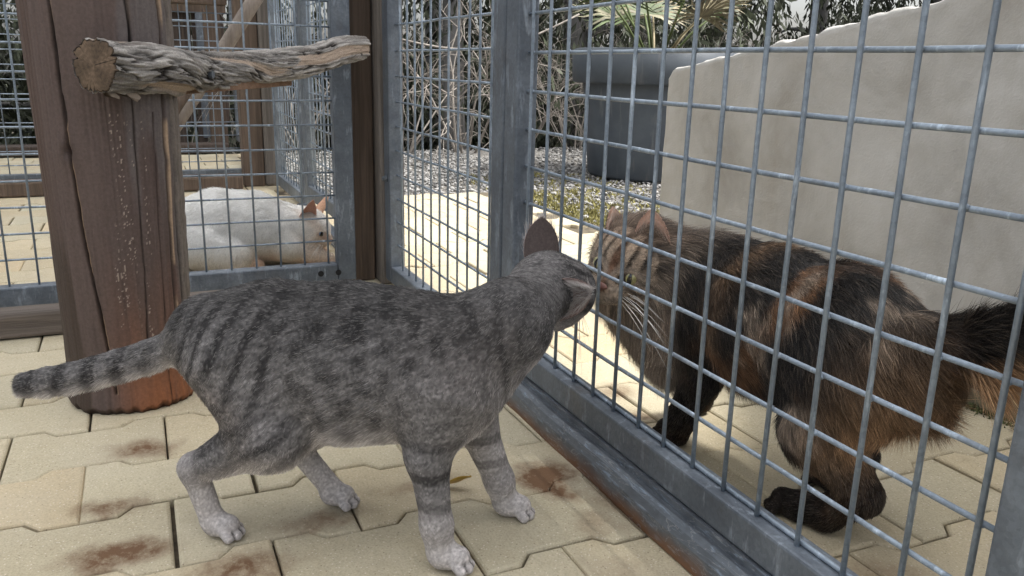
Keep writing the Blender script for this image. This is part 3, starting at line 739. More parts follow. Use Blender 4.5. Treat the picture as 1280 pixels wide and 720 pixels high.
# ------------------------------------------------------------------ planter and palm
def build_planter():
    cx, cy = -2.28, 1.70
    r = empty('planter_pot', (cx, cy, 0), 'big dark slate round planter pot standing on the gravel', 'planter')
    def lathe(prof, name, m_):
        n = 64; V = []; F = []
        for (rad, z) in prof:
            for k in range(n): V.append((cx + rad * math.cos(2 * math.pi * k / n), cy + rad * math.sin(2 * math.pi * k / n), z))
        for i in range(len(prof) - 1):
            for k in range(n): F.append((i * n + k, i * n + (k + 1) % n, (i + 1) * n + (k + 1) % n, (i + 1) * n + k))
        adopt(mesh_obj(name, V, F, m_, smooth=True), r)
    t = NT('slate_plastic'); c = t.coord(); nn = t.noise(c, 9, 5)
    col = t.ramp(nn, [(.3, (.045, .056, .071)), (.7, (.073, .087, .103))])
    col = t.mix(t.ramp(t.noise(t.coord('Object', (30, 30, 4)), 1, 4), [(.6, (0,) * 3), (.75, (.5,) * 3)]), col, (.17, .17, .165))
    t.base(col); t.set(Roughness=.55); t.bump(t.noise(c, 180, 3), .15, .003)
    lathe([(.0, .0), (.275, -.01), (.283, .0), (.30, .18), (.318, .36), (.325, .41), (.326, .414)], 'body', t.m)
    lathe([(.322, .404), (.362, .404), (.372, .412), (.378, .545), (.362, .553), (.350, .555), (.338, .553), (.336, .50), (.30, .47)], 'rim', t.m)
    s = NT('potting_soil'); s.base(s.ramp(s.noise(s.coord(), 40, 5), [(.3, (.03, .022, .015)), (.7, (.08, .06, .04))])); s.bump(s.noise(s.coord(), 60, 4), .8, .02)
    lathe([(.0, .505), (.20, .50), (.335, .49)], 'soil', s.m)
    # fan palm growing in it
    p = empty('fan_palm', (cx, cy, .5), 'green fan palm growing out of the big dark planter', 'palm')
    leafm = tinted('palm_leaf', 40, .3, .55, .15, .003, .4)
    for k in range(11):
        a = k * 2.4 + rng.uniform(-.3, .3); el = rng.uniform(.45, 1.2) if k < 12 else rng.uniform(.1, .4)
        L = rng.uniform(.22, .42); dead = rng.random() < .12
        d = Vector((math.cos(a) * math.cos(el), math.sin(a) * math.cos(el), math.sin(el)))
        b0 = Vector((cx + .05 * math.cos(a), cy + .05 * math.sin(a), .50)); tip = b0 + d * L + Vector((0, 0, .03))
        m = MB(); col = (.26, .22, .13) if dead else (.10, .13, .05)
        m.tube([b0, b0.lerp(tip, .5) + Vector((0, 0, .02)), tip], [.007, .0055, .004], 6, col)
        pet = adopt(m.obj('petiole', leafm, None, smooth=True, colors=True), p)
        m = MB(); s_ = d.cross(Vector((0, 0, 1))).normalized(); u_ = s_.cross(d).normalized()
        nb = 26; bl = rng.uniform(.20, .29)
        for j in range(nb):
            f = (j / (nb - 1) - .5) * 2; ang = f * 1.75
            dd = (d * math.cos(ang) + s_ * math.sin(ang)).normalized(); ln = bl * (1 - .25 * abs(f)) * rng.uniform(.9, 1.1)
            wv = (dd.cross(u_)).normalized(); wd = .0085
            fold = u_ * (.006 if j % 2 else -.006); dr = Vector((0, 0, -1))
            pts = [tip, tip + dd * ln * .45 + fold + dr * .005, tip + dd * ln * .8 + dr * .03, tip + dd * ln + dr * rng.uniform(.02, .06)]
            ws = [.002, wd, wd * .55, .0006]
            V = []
            for q, w_ in zip(pts, ws): V += [q - wv * w_, q + wv * w_]
            kk = rng.uniform(.4, .85); cc = tuple(kk * x for x in ((.30, .26, .16) if dead else (.105, .15, .05)))
            if rng.random() < .2 and not dead: cc = (.34 * kk, .32 * kk, .2 * kk)
            m.add(V, [(0, 1, 3, 2), (2, 3, 5, 4), (4, 5, 7, 6)], cc)
        m.obj('fan_leaf', leafm, None, colors=True).parent = pet
build_planter()

# ------------------------------------------------------------------ trees, shrubs
TRUNKM = wood('grey_tree_bark', (.13, .125, .12), (.25, .245, .24), grain=.25, rough=.95)
LEAFM = tinted('dark_foliage', 12, .4, .6, 0, .001, .35)
def leaf_mesh(centers, dirs, ln, wd, cols):
    n = len(centers)
    sd = np.cross(dirs, rng.normal(size=(n, 3))); sd /= np.linalg.norm(sd, axis=1)[:, None] + 1e-9
    a = centers; b = centers + dirs * (ln * .5)[:, None]; c_ = centers + dirs * ln[:, None]
    V = np.stack([a, b + sd * (wd * .5)[:, None], c_, b - sd * (wd * .5)[:, None]], 1).reshape(-1, 3)
    F = np.arange(n * 4).reshape(n, 4)
    return V, F, np.repeat(cols, 4, axis=0)
def tree(x, y, H, cr, zlow, n_spray, label, lean=0., seed=0, trunk_r=.09, zb=0., tone=1., group='tall dark trees beyond the gravel'):
    r_ = np.random.default_rng(seed)
    root = empty('tree', (x, y, zb), label, 'tree', group)
    m = MB(); pts = []; rr = []
    for i in range(9):
        t = i / 8; pts.append((x + lean * t + .05 * math.sin(3 * t + seed), y + .04 * math.sin(4 * t + seed * 2), zb - .1 + (H + .1) * t)); rr.append(trunk_r * (1 - .75 * t) + (.04 * trunk_r / .09 if i == 0 else 0))
    m.tube(pts, rr, 12)
    for k in range(9):
        t = r_.uniform(.18, .85); a = r_.uniform(0, 6.28); i = int(t * 8); p = Vector(pts[i]).lerp(Vector(pts[i + 1]), t * 8 - i)
        L = cr * r_.uniform(.6, 1.0); q = [p + Vector((math.cos(a) * L * s, math.sin(a) * L * s, .35 * L * s - .28 * L * s * s)) for s in (0, .35, .7, 1)]
        m.tube(q, [trunk_r * .35, trunk_r * .25, trunk_r * .15, trunk_r * .06], 7)
    adopt(m.obj('trunk', TRUNKM, None, smooth=True), root)
    # drooping sprays of narrow leaves in uneven clumps
    nc = 34; ca = r_.uniform(0, 6.28, nc); cr_ = cr * np.sqrt(r_.uniform(.1, 1, nc)); cz = r_.uniform(zlow + .25, H * 1.02, nc); csz = r_.uniform(.25, .55, nc)
    pick = r_.integers(0, nc, n_spray)
    o = np.stack([np.cos(ca[pick]) * cr_[pick], np.sin(ca[pick]) * cr_[pick], cz[pick]], 1) + r_.normal(0, 1, (n_spray, 3)) * csz[pick][:, None] * np.array([.55, .55, .6])
    o[:, 2] = np.clip(o[:, 2], zlow, H * 1.1); o += np.array([x, y, zb])
    per = 15; swing = r_.normal(0, .25, (n_spray, 2)); tone_s = np.clip(r_.normal(1, .35, n_spray), .35, 2.2)
    cs = []; ds = []; cl = []
    for j in range(per):
        s = j / per * .38
        c_ = o + np.stack([swing[:, 0] * s, swing[:, 1] * s, -s * np.ones(n_spray)], 1) + r_.normal(0, .012, (n_spray, 3))
        d_ = np.stack([swing[:, 0] + r_.normal(0, .5, n_spray), swing[:, 1] + r_.normal(0, .5, n_spray), -1 + r_.normal(0, .35, n_spray)], 1); d_ /= np.linalg.norm(d_, axis=1)[:, None]
        cs.append(c_); ds.append(d_); g = tone_s * r_.uniform(.7, 1.3, n_spray) * tone
        cl.append(np.stack([.050 * g, .058 * g, .036 * g], 1))
    cs = np.concatenate(cs); ds = np.concatenate(ds); cl = np.concatenate(cl)
    V, F, C = leaf_mesh(cs, ds, r_.uniform(.05, .10, len(cs)), r_.uniform(.014, .028, len(cs)), cl)
    adopt(mesh_obj('crown', V, F, LEAFM, colors=C), root)
    return root
spec = [(-4.35, 1.45, 4.2, .95, .0, 800, .085, 'dark tree with two toned grey trunk left of the bare shrub'),
        (-4.15, 2.35, 4.6, .95, .02, 850, .10, 'dark drooping tree directly behind the bare pale shrub'),
        (-4.3, 3.4, 4.4, 1.0, .0, 850, .08, 'dark drooping tree standing left of the planter'),
        (-4.4, 4.6, 4.5, 1.05, .05, 850, .09, 'dark drooping tree directly behind the planter'),
        (-3.9, 5.6, 4.3, 1.1, .1, 850, .08, 'grey trunked tree between the planter and the wall top'),
        (-2.9, 6.4, 4.4, 1.15, .05, 850, .09, 'dark tree far behind the sloping wall top'),
        (-1.6, 6.6, 4.2, 1.15, .0, 750, .08, 'rightmost dark tree behind the plaster wall'),
        (-5.3, .5, 4.6, 1.05, .0, 800, .09, 'dark tree seen through the far mesh beside the corner post'),
        (-5.6, -.6, 4.4, 1.1, .0, 800, .09, 'dark tree behind the plank partition'),
        (-5.4, -1.8, 4.4, 1.1, .0, 800, .09, 'dark tree at the far left behind the rear pens'),
        (-6.6, 2.1, 5.4, 1.25, -.2, 700, .11, 'tall back row tree behind the pale shrub'),
        (-6.4, 4.3, 5.2, 1.3, -.2, 700, .11, 'tall back row tree behind the planter'),
        (-5.2, 6.9, 5.2, 1.3, -.2, 700, .11, 'tall back row tree far behind the wall')]
for i, (x, y, H, cr, zl, ns, tr, lab) in enumerate(spec):
    zb = -1.1 * float(sstep(0, 3.0, np.array([-3.45 - x]))[0]) - .05
    tree(x, y, H - zb, cr, zl - zb * .8, ns, lab, lean=(-1) ** i * .12, seed=10 + i, trunk_r=tr, zb=zb, tone=1.0 if i < 10 else 1.25)

def undergrowth():
    n = 42000; a = rng.uniform(0, 1, n); ang = np.radians(100 + 100 * a) ; rad = rng.uniform(5.6, 9.5, n)
    x = np.cos(ang) * rad; y = np.sin(ang) * rad
    top = .1 + .9 * (.5 + .5 * vn(np.stack([x, y, 0 * x], 1), .9, 5)); z = -1.15 + rng.uniform(0, 1, n) * (top + 1.15)
    dd = np.stack([rng.normal(0, .6, n), rng.normal(0, .6, n), rng.normal(-.3, .7, n)], 1); dd /= np.linalg.norm(dd, axis=1)[:, None]
    g = np.clip(rng.normal(1, .4, n), .3, 2.2)
    V, F, C = leaf_mesh(np.stack([x, y, z], 1), dd, rng.uniform(.08, .17, n), rng.uniform(.04, .08, n), np.stack([.040 * g, .047 * g, .028 * g], 1))
    tag(mesh_obj('undergrowth', V, F, LEAFM, colors=C), 'dark tangled undergrowth on the bank below the trees', 'undergrowth', kind='stuff')
undergrowth()
BARE = wood('bare_pale_twig', (.24, .215, .19), (.42, .385, .345), grain=.4, rough=.9, bump=.2)
def shrub(name, label, cat, x, y, seed, stems, L0, depth, spread, r0, droop=0., group='bare pale shrubs'):
    r_ = np.random.default_rng(seed); m = MB()
    def grow(p, d, L, rad, lv):
        n = 5; pts = [p]; q = p
        for i in range(n):
            d = (d + Vector(r_.normal(0, .13, 3).tolist()) + Vector((0, 0, -droop * (1 + lv) * .12))).normalized(); q = q + d * (L / n); pts.append(q)
        m.tube(pts, [rad * (1 - .45 * i / n) for i in range(n + 1)], 6 if lv < 2 else 4, cap=False)
        if lv < depth:
            for k in range(r_.integers(2, 4)):
                i = r_.integers(2, n + 1); dd = (d + Vector(r_.normal(0, spread, 3).tolist())).normalized()
                grow(pts[i], dd, L * r_.uniform(.5, .8), rad * .55, lv + 1)
    for k in range(stems):
        a = r_.uniform(0, 6.28); grow(Vector((x + .05 * math.cos(a), y + .05 * math.sin(a), -.05)), Vector((math.cos(a) * spread * .7, math.sin(a) * spread * .7, 1)).normalized(), L0 * r_.uniform(.8, 1.2), r0, 0)
    o = m.obj(name, BARE, smooth=True); return tag(o, label, cat, group)
shrub('bare_shrub', 'bare pale branched shrub on the bank behind the narrow mesh panel', 'shrub', -3.42, 1.22, 4, 5, .55, 4, .55, .0085)
shrub('bare_shrub', 'pale dry twiggy shrub behind the sloping top of the plaster wall', 'shrub', -1.55, 2.5, 9, 9, .55, 4, .7, .0065, droop=.9)
shrub('bare_shrub', 'smaller pale twiggy shrub between the planter and the plaster wall', 'shrub', -2.3, 3.0, 12, 7, .5, 4, .7, .0065, droop=.7)

tk = [(-3.5, .85, 31, .0060), (-3.55, 1.6, 32, .0060), (-3.45, 1.95, 33, .0055), (-3.6, 2.7, 34, .006), (-3.2, 3.5, 35, .006), (-2.6, 4.0, 36, .006), (-1.7, 3.6, 37, .0055), (-.9, 3.3, 38, .0055), (-3.7, .35, 39, .006)]
tl_ = ['bare grey thicket left of the forked shrub, nearest the wooden corner post', 'bare grey thicket right of the forked shrub, partly behind the gate stile', 'bare grey thicket just left of the dark planter', 'bare grey thicket directly behind the dark planter', 'bare grey thicket showing over the right rim of the planter', 'bare grey thicket where the wall top starts to rise', 'bare grey thicket behind the middle of the sloping wall top', 'bare grey thicket behind the highest visible wall top', 'bare grey thicket seen through the far mesh above the white cat']
for (x_, y_, sd_, r_), lb in zip(tk, tl_):
    shrub('bare_thicket', lb, 'shrub', x_, y_, sd_, 7, .5, 4, .55, r_, droop=.25, group='bare thickets behind the fence')
# pale slack line strung between the trees
m = MB(); 
pts = [(-3.3 + 0.0 * t, .75 + 1.1 * t, .60 + .16 * t - .12 * math.sin(math.pi * t)) for t in np.linspace(0, 1, 14)]
m.tube(pts, .0055, 6)
tag(m.obj('slack_rope', BARE, smooth=True), 'pale slack rope strung in front of the dark trees', 'rope')

# dry leaf on the paving by the paws
m = MB(); V = []; F = []
for i in range(7):
    t = i / 6; wv = .010 * math.sin(math.pi * (t * .92 + .04)); zc = .004 + .010 * t * t
    p = Vector((.205 + .012 * t, -.183 + .03 * (t - .5), zc)); s = Vector((.5, -.1, .85)).normalized() * wv
    V += [p - s * .4 + Vector((0, 0, .002)), p + s * 1.4 + Vector((.003, 0, 0))]
for i in range(6): F.append((2 * i, 2 * i + 1, 2 * i + 3, 2 * i + 2))
m.add(V, F, (.42, .27, .05))
o = m.obj('fallen_leaf', tinted('yellow_leaf', 70, .45, .5), smooth=True, colors=True); sm = o.modifiers.new('thick', 'SOLIDIFY'); sm.thickness = .0006
tag(o, 'small curled yellow brown leaf on the paving behind the front paws', 'leaf')

# unseen roof added overhead to shade the pens and soften their light
def roof():
    r = empty('added_shade_roof', (-.5, -1.2, 2.3), 'added unseen milky roof that softens light over the cat pens', 'roof')
    m = MB(); m.add([(-4.6, -3.2, 2.55), (1.9, -3.2, 2.55), (1.9, ROOF_Y, 2.32), (-4.6, ROOF_Y, 2.32)], [(0, 3, 2, 1)])
    t = NT('added_diffuser_sheet'); tl = t.n('ShaderNodeBsdfTranslucent'); tl.inputs['Color'].default_value = (.88, .89, .90, 1)
    df = t.n('ShaderNodeBsdfDiffuse'); df.inputs['Color'].default_value = (.75, .76, .77, 1)
    mx = t.n('ShaderNodeMixShader'); mx.inputs[0].default_value = .22
    t.l(tl.outputs[0], mx.inputs[1]); t.l(df.outputs[0], mx.inputs[2]); t.l(mx.outputs[0], t.t.nodes['Material Output'].inputs['Surface'])
    adopt(m.obj('diffuser_sheet', t.m, None), r)
    m = MB()
    for x in np.arange(-4.5, 1.9, 1.05): m.tube([(x, -3.15, 2.50), (x, ROOF_Y - .03, 2.27)], .025, 4)
    adopt(m.obj('added_rafters', M['brown_wood'], None), r)
ROOF_Y = 1.35
roof()
#CATS#

# ------------------------------------------------------------------ animals
def surface_nets(F, org, h):
    s = F < 0; nx, ny, nz = F.shape
    acc = np.zeros((nx - 1, ny - 1, nz - 1, 3)); cnt = np.zeros((nx - 1, ny - 1, nz - 1))
    sl = lambda d, n: slice(d, n - 1 + d)
    corners = [(i, j, k) for i in (0, 1) for j in (0, 1) for k in (0, 1)]
    for a in corners:
        for ax in range(3):
            if a[ax]: continue
            b = list(a); b[ax] = 1
            fa = F[sl(a[0], nx), sl(a[1], ny), sl(a[2], nz)]; fb = F[sl(b[0], nx), sl(b[1], ny), sl(b[2], nz)]
            m = (fa < 0) != (fb < 0)
            t = np.where(m, fa / np.where(m, fa - fb, 1), 0)
            for q in range(3): acc[..., q] += m * (a[q] + (t if q == ax else 0))
            cnt += m
    act = cnt > 0
    idx = -np.ones(act.shape, int); idx[act] = np.arange(act.sum())
    ijk = np.argwhere(act)
    V = org + h * (ijk + acc[act] / cnt[act][:, None])
    Fs = []
    for ax in range(3):
        o1, o2 = [(1, 2), (2, 0), (0, 1)][ax]
        A = [slice(1, -1)] * 3; A[ax] = slice(0, -1); B = list(A); B[ax] = slice(1, None)
        sa, sb = s[tuple(A)], s[tuple(B)]; m = sa != sb
        c = np.argwhere(m) + np.array([0 if q == ax else 1 for q in range(3)])
        flip = sa[m]
        def g(d1, d2):
            q = c.copy(); q[:, o1] -= d1; q[:, o2] -= d2; return idx[q[:, 0], q[:, 1], q[:, 2]]
        quad = np.stack([g(1, 1), g(0, 1), g(0, 0), g(1, 0)], 1)
        quad[~flip] = quad[~flip][:, ::-1]
        Fs.append(quad)
    return V, np.concatenate(Fs)

class Beast:
    def __init__(s, lat, k=.022):
        s.P = []; s.lat = np.array(lat, float) / np.linalg.norm(lat); s.k = k; s.ears = []
    def rc(s, name, a, b, ra, rb, flow='ba', sq=1.0, k=None):
        a = np.array(a, float); b = np.array(b, float); d = b - a; L = np.linalg.norm(d)
        d = d / L if L > 1e-6 else np.array([0, 0, -1.])
        fl = {'ab': d, 'ba': -d}.get(flow) if isinstance(flow, str) else np.array(flow, float)
        s.P.append(dict(n=name, a=a, b=b, ra=ra, rb=rb, f=fl / np.linalg.norm(fl), sq=sq, k=k or s.k))
    def dist(s, Q, p):
        q = Q - p['a']; ba = p['b'] - p['a']
        if p['sq'] != 1:
            l = q @ s.lat; q = q + np.outer(l * (p['sq'] - 1), s.lat); bl = ba @ s.lat; ba = ba + s.lat * bl * (p['sq'] - 1)
        bb = ba @ ba
        h = np.clip(q @ ba / bb, 0, 1) if bb > 1e-10 else np.zeros(len(q))
        return np.linalg.norm(q - h[:, None] * ba, axis=1) - (p['ra'] + (p['rb'] - p['ra']) * h), h
    def field(s, Q):
        d = None
        for p in s.P:
            e, _ = s.dist(Q, p)
            if d is None: d = e
            else:
                k = p['k']; hh = np.maximum(k - np.abs(d - e), 0) / k
                d = np.minimum(d, e) - hh * hh * k * .25
        return d
    def body(s, h):
        lo = np.min([np.minimum(p['a'] - p['ra'], p['b'] - p['rb']) for p in s.P], 0) - 3 * h
        hi = np.max([np.maximum(p['a'] + p['ra'], p['b'] + p['rb']) for p in s.P], 0) + 3 * h
        n = np.ceil((hi - lo) / h).astype(int)
        g = [lo[i] + h * np.arange(n[i]) for i in range(3)]
        X, Y, Z = np.meshgrid(*g, indexing='ij'); Q = np.stack([X.ravel(), Y.ravel(), Z.ravel()], 1)
        # coarse pass first, then the fine field only close to the surface
        st = 4; gi = [np.minimum(np.arange(0, n[i] + st, st), n[i] - 1) for i in range(3)]
        cx = np.stack(np.meshgrid(*[g[i][gi[i]] for i in range(3)], indexing='ij'), -1)
        Fc = s.field(cx.reshape(-1, 3)).reshape(cx.shape[:3])
        near = [np.minimum((np.arange(n[i]) + st // 2) // st, len(gi[i]) - 1) for i in range(3)]
        F = Fc[np.ix_(*near)].ravel(); mk = np.abs(F) < h * st * 1.3
        Qm = Q[mk]; F[mk] = np.concatenate([s.field(Qm[i:i + 400000]) for i in range(0, len(Qm), 400000)]); F = F.reshape(n)
        V, Fq = surface_nets(F, lo, h)
        for _ in range(3):       # settle the vertices on the true surface
            d = s.field(V); e = 5e-4
            N = np.stack([s.field(V + np.eye(3)[i] * e) - d for i in range(3)], 1) / e
            V = V - N * d[:, None] * .7
        return V, Fq
    def info(s, Q):
        if getattr(s, 'last', None) is Q: return s.lastDT
        D = []; T = []
        for p in s.P:
            e, h = s.dist(Q, p); D.append(e); T.append(h)
        s.last = Q; s.lastDT = (np.array(D).T, np.array(T).T)
        return s.lastDT
    def near(s, Q):
        D, T = s.info(Q); i = D.argmin(1); return i, T[np.arange(len(Q)), i], D
    def w(s, Q, names, soft=.012):
        """soft membership of points to the primitives whose name starts with one of names"""
        D, _ = s.info(Q); e = np.exp(-(D - D.min(1, keepdims=True)) / soft); e /= e.sum(1, keepdims=True)
        sel = np.array([any(p['n'].startswith(q) for q in names) for p in s.P])
        return e[:, sel].sum(1)
    def flow(s, Q, N, soft=.014):
        D, _ = s.info(Q); e = np.exp(-(D - D.min(1, keepdims=True)) / soft); e /= e.sum(1, keepdims=True)
        f = e @ np.array([p['f'] for p in s.P])
        f = f - N * (f * N).sum(1, keepdims=True)
        return f / (np.linalg.norm(f, axis=1, keepdims=True) + 1e-9)

def ear_mesh(base, tip, half, front, w, thick=.0016, cup=.011, n=16, m=18, tipround=1.6):
    """cupped ear: base and tip points, half = unit vector across it, front = unit vector the opening faces"""
    base = np.array(base, float); tip = np.array(tip, float); half = np.array(half, float); front = np.array(front, float)
    ax = tip - base
    half = half - ax * (half @ ax) / (ax @ ax); half /= np.linalg.norm(half); fr = np.cross(half, ax); fr /= np.linalg.norm(fr)
    if fr @ front < 0: fr = -fr
    a = np.linspace(-1, 1, n); b = np.linspace(-.25, 1, m)
    B, A = np.meshgrid(b, a, indexing='ij'); B = B.ravel(); A = A.ravel()
    prof = np.where(B < 0, 1.0 + .2 * B, (1 - np.clip(B, 0, 1) ** tipround) ** .8)
    th = A * 1.25
    x = np.sin(th) / math.sin(1.25) * w * prof; y = (np.cos(th) - 1) * -cup * 1.6 * prof * (1 - .3 * np.clip(B, 0, 1))
    outer = base + np.outer(B, ax) + np.outer(x, half) + np.outer(y - cup * 1.2 * (1 - np.clip(B, 0, 1)), fr)
    inner = outer + fr * thick
    V = np.concatenate([outer, inner]); k = n * m
    I = np.arange(k).reshape(m, n)
    q = np.stack([I[:-1, :-1].ravel(), I[:-1, 1:].ravel(), I[1:, 1:].ravel(), I[1:, :-1].ravel()], 1)
    # outward orientation: outer faces -fr
    v0, v1, v2 = V[q[0, 0]], V[q[0, 1]], V[q[0, 2]]
    mid = q[len(q) // 2]; nn = np.cross(V[mid[1]] - V[mid[0]], V[mid[2]] - V[mid[0]])
    if nn @ fr > 0: q = q[:, ::-1]
    F = [q, (q + k)[:, ::-1]]
    rim = np.concatenate([I[:, 0], I[-1, 1:], I[::-1, -1][1:]])
    r = np.stack([rim[:-1], rim[1:], rim[1:] + k, rim[:-1] + k], 1)
    F.append(r)
    isin = np.concatenate([np.zeros(k), np.ones(k)]); tt = np.concatenate([B, B])
    return V, np.concatenate(F), isin, tt, ax / np.linalg.norm(ax)

FUR = {}
def fur_material(name, rough=.45, spec=.35):
    t = NT(name); t.base(t.attr()); t.set(Roughness=rough); t.b.inputs['Specular IOR Level'].default_value = spec
    t.b.inputs['Sheen Weight'].default_value = .0
    return t.m
SKINM = tinted('skin_coat', 300, .3, .9, .2, .002, .1)
FURM = fur_material('fur_strands')

def tri_sample(V, F, n, wfn):
    T = np.concatenate([F[:, [0, 1, 2]], F[:, [0, 2, 3]]])
    A, B, C = V[T[:, 0]], V[T[:, 1]], V[T[:, 2]]
    ar = .5 * np.linalg.norm(np.cross(B - A, C - A), axis=1)
    wt = ar * wfn((A + B + C) / 3); cdf = np.cumsum(wt); i = np.searchsorted(cdf, rng.uniform(0, cdf[-1], n)); i = np.clip(i, 0, len(T) - 1)
    u = rng.uniform(size=(n, 2)); fl = u.sum(1) > 1; u[fl] = 1 - u[fl]
    P = A[i] + (B[i] - A[i]) * u[:, :1] + (C[i] - A[i]) * u[:, 1:]
    return P, T[i], u

def vnormals(V, F):
    N = np.zeros_like(V); fn = np.cross(V[F[:, 2]] - V[F[:, 0]], V[F[:, 3]] - V[F[:, 1]])
    for k in range(4): np.add.at(N, F[:, k], fn)
    return N / (np.linalg.norm(N, axis=1, keepdims=True) + 1e-12)

def fur_curves(name, parent, P, N, Tn, L, lift, grav, c_root, c_tip, radius, steps=5, clumpf=90, clump=.25, jit=.18, floor=.0015, shade=.55):
    n = len(P)
    jitv = rng.normal(0, jit, (n, 3))
    cl = np.stack([vn(P, clumpf, 101), vn(P, clumpf, 102), vn(P, clumpf, 103)], 1) * clump + np.stack([vn(P, clumpf * .35, 104), vn(P, clumpf * .35, 105), vn(P, clumpf * .35, 106)], 1) * clump
    T2 = Tn + jitv + cl; T2 -= N * np.minimum((T2 * N).sum(1, keepdims=True), 0) ; T2 /= np.linalg.norm(T2, axis=1, keepdims=True)
    u = np.linspace(0, 1, steps)
    pts = np.zeros((n, steps, 3)); pts[:, 0] = P - N * .0008
    for k in range(1, steps):
        um = (u[k] + u[k - 1]) / 2
        d = N * (lift * (1 - .75 * um))[:, None] + T2 * (1 - lift * .4 + .3 * um)[:, None] + np.array([0, 0, -1.]) * (grav * um * 1.6)[:, None]
        d /= np.linalg.norm(d, axis=1, keepdims=True)
        pts[:, k] = pts[:, k - 1] + d * (L / (steps - 1))[:, None]
    pts[..., 2] = np.maximum(pts[..., 2], floor)
    hc = bpy.data.hair_curves.new(name)
    hc.add_curves([steps] * n)
    hc.points.foreach_set('position', pts.reshape(-1).astype(np.float32))
    rr = np.broadcast_to(np.array(radius)[:, None] if np.ndim(radius) else np.full((n, 1), radius), (n, steps)) * (1 - .85 * u ** 1.6)[None]
    a = hc.attributes.get('radius') or hc.attributes.new('radius', 'FLOAT', 'POINT'); a.data.foreach_set('value', rr.reshape(-1).astype(np.float32))
    c = np.ones((n, steps, 4)); uu = (u ** .8)[None, :, None]
    c[..., :3] = np.clip(c_root[:, None] * (1 - uu) + c_tip[:, None] * uu, .003, 1)
    a = hc.attributes.new('tint', 'FLOAT_COLOR', 'POINT'); a.data.foreach_set('color', c.reshape(-1).astype(np.float32))
    hc.materials.append(FURM)
    o = bpy.data.objects.new(name, hc); COL.objects.link(o)
    adopt(o, parent); return o

def eye_mesh(name, parent, c, look, up, r, iris, slit=.28):
    look = np.array(look, float); look /= np.linalg.norm(look); up = np.array(up, float); up -= look * (up @ look); up /= np.linalg.norm(up); sd = np.cross(look, up)
    n, m = 48, 40; V = []; C = []
    for i in range(m):
        ph = math.pi * i / (m - 1) * .62
        for k in range(n):
            a = 2 * math.pi * k / n
            x, y = math.sin(ph) * math.cos(a), math.sin(ph) * math.sin(a)
            V.append(np.array(c) + r * (sd * x + up * y + look * math.cos(ph)))
            rad = math.hypot(x, y)
            if (x / slit) ** 2 + (y / .72) ** 2 < 1: col = (.004, .004, .004)
            elif rad < .80: kk = .75 + .35 * math.sin(a * 23) * .3 + .3 * rad; col = tuple(v * kk for v in iris)
            else: col = (.02, .015, .012)
            C.append(col)
    F = np.array([(i * n + k, i * n + (k + 1) % n, (i + 1) * n + (k + 1) % n, (i + 1) * n + k) for i in range(m - 1) for k in range(n)])
    t = EYEM
    return adopt(mesh_obj(name, np.array(V), F, t, smooth=True, colors=np.array(C)), parent)
_e = NT('wet_eye'); _e.base(_e.attr()); _e.set(Roughness=.06, Coat_Weight=1.0); EYEM = _e.m
NOSEM = tinted('nose_leather', 200, .3, .45, .2, .001)
WHISK = NT('whisker').set(Roughness=.35).m; WHISK.node_tree.nodes['Principled BSDF'].inputs['Base Color'].default_value = (.85, .83, .8, 1)
CLAW = NT('claw_pad').set(Roughness=.6).m; CLAW.node_tree.nodes['Principled BSDF'].inputs['Base Color'].default_value = (.10, .075, .07, 1)

def nose_mesh(parent, c, f, up, s, col):
    f = np.array(f) / np.linalg.norm(f); up = np.array(up, float); up -= f * (up @ f); up /= np.linalg.norm(up); sd = np.cross(f, up)
    V = []; n = 16; m = 9
    for i in range(m):
        p = i / (m - 1) * math.pi / 2
        for k in range(n):
            a = 2 * math.pi * k / n; x, y = math.cos(a), math.sin(a)
            wx = 1.0 if y > 0 else 1.0 + .65 * y
            V.append(np.array(c) + s * (sd * x * wx * math.sin(p) + up * y * .62 * math.sin(p) + f * .55 * math.cos(p)))
    F = np.array([(i * n + k, i * n + (k + 1) % n, (i + 1) * n + (k + 1) % n, (i + 1) * n + k) for i in range(m - 1) for k in range(n)])
    return adopt(mesh_obj('nose', np.array(V), F, NOSEM, smooth=True, colors=np.tile(col, (len(V), 1))), parent)

def whiskers(parent, c, f, sd, up, off, L, n=9, sag=.02, rad=.00030):
    f, sd, up = map(lambda v: np.array(v, float), (f, sd, up))
    for s in (-1, 1):
        m = MB()
        for k in range(n):
            b = np.array(c) + sd * s * off * rng.uniform(.8, 1.1) + up * rng.uniform(-.5, .4) * off - f * rng.uniform(0, .6) * off
            d = sd * s * 1.0 + f * rng.uniform(-.35, .35) + up * rng.uniform(-.45, .15); d /= np.linalg.norm(d)
            l = L * rng.uniform(.55, 1.1); pts = [b + d * l * t + np.array([0, 0, -sag * t * t]) * l / L for t in (0, .33, .66, 1)]
            m.tube(pts, [rad, rad * .85, rad * .6, rad * .25], 5)
        adopt(m.obj('whiskers', WHISK, None, smooth=True), parent)

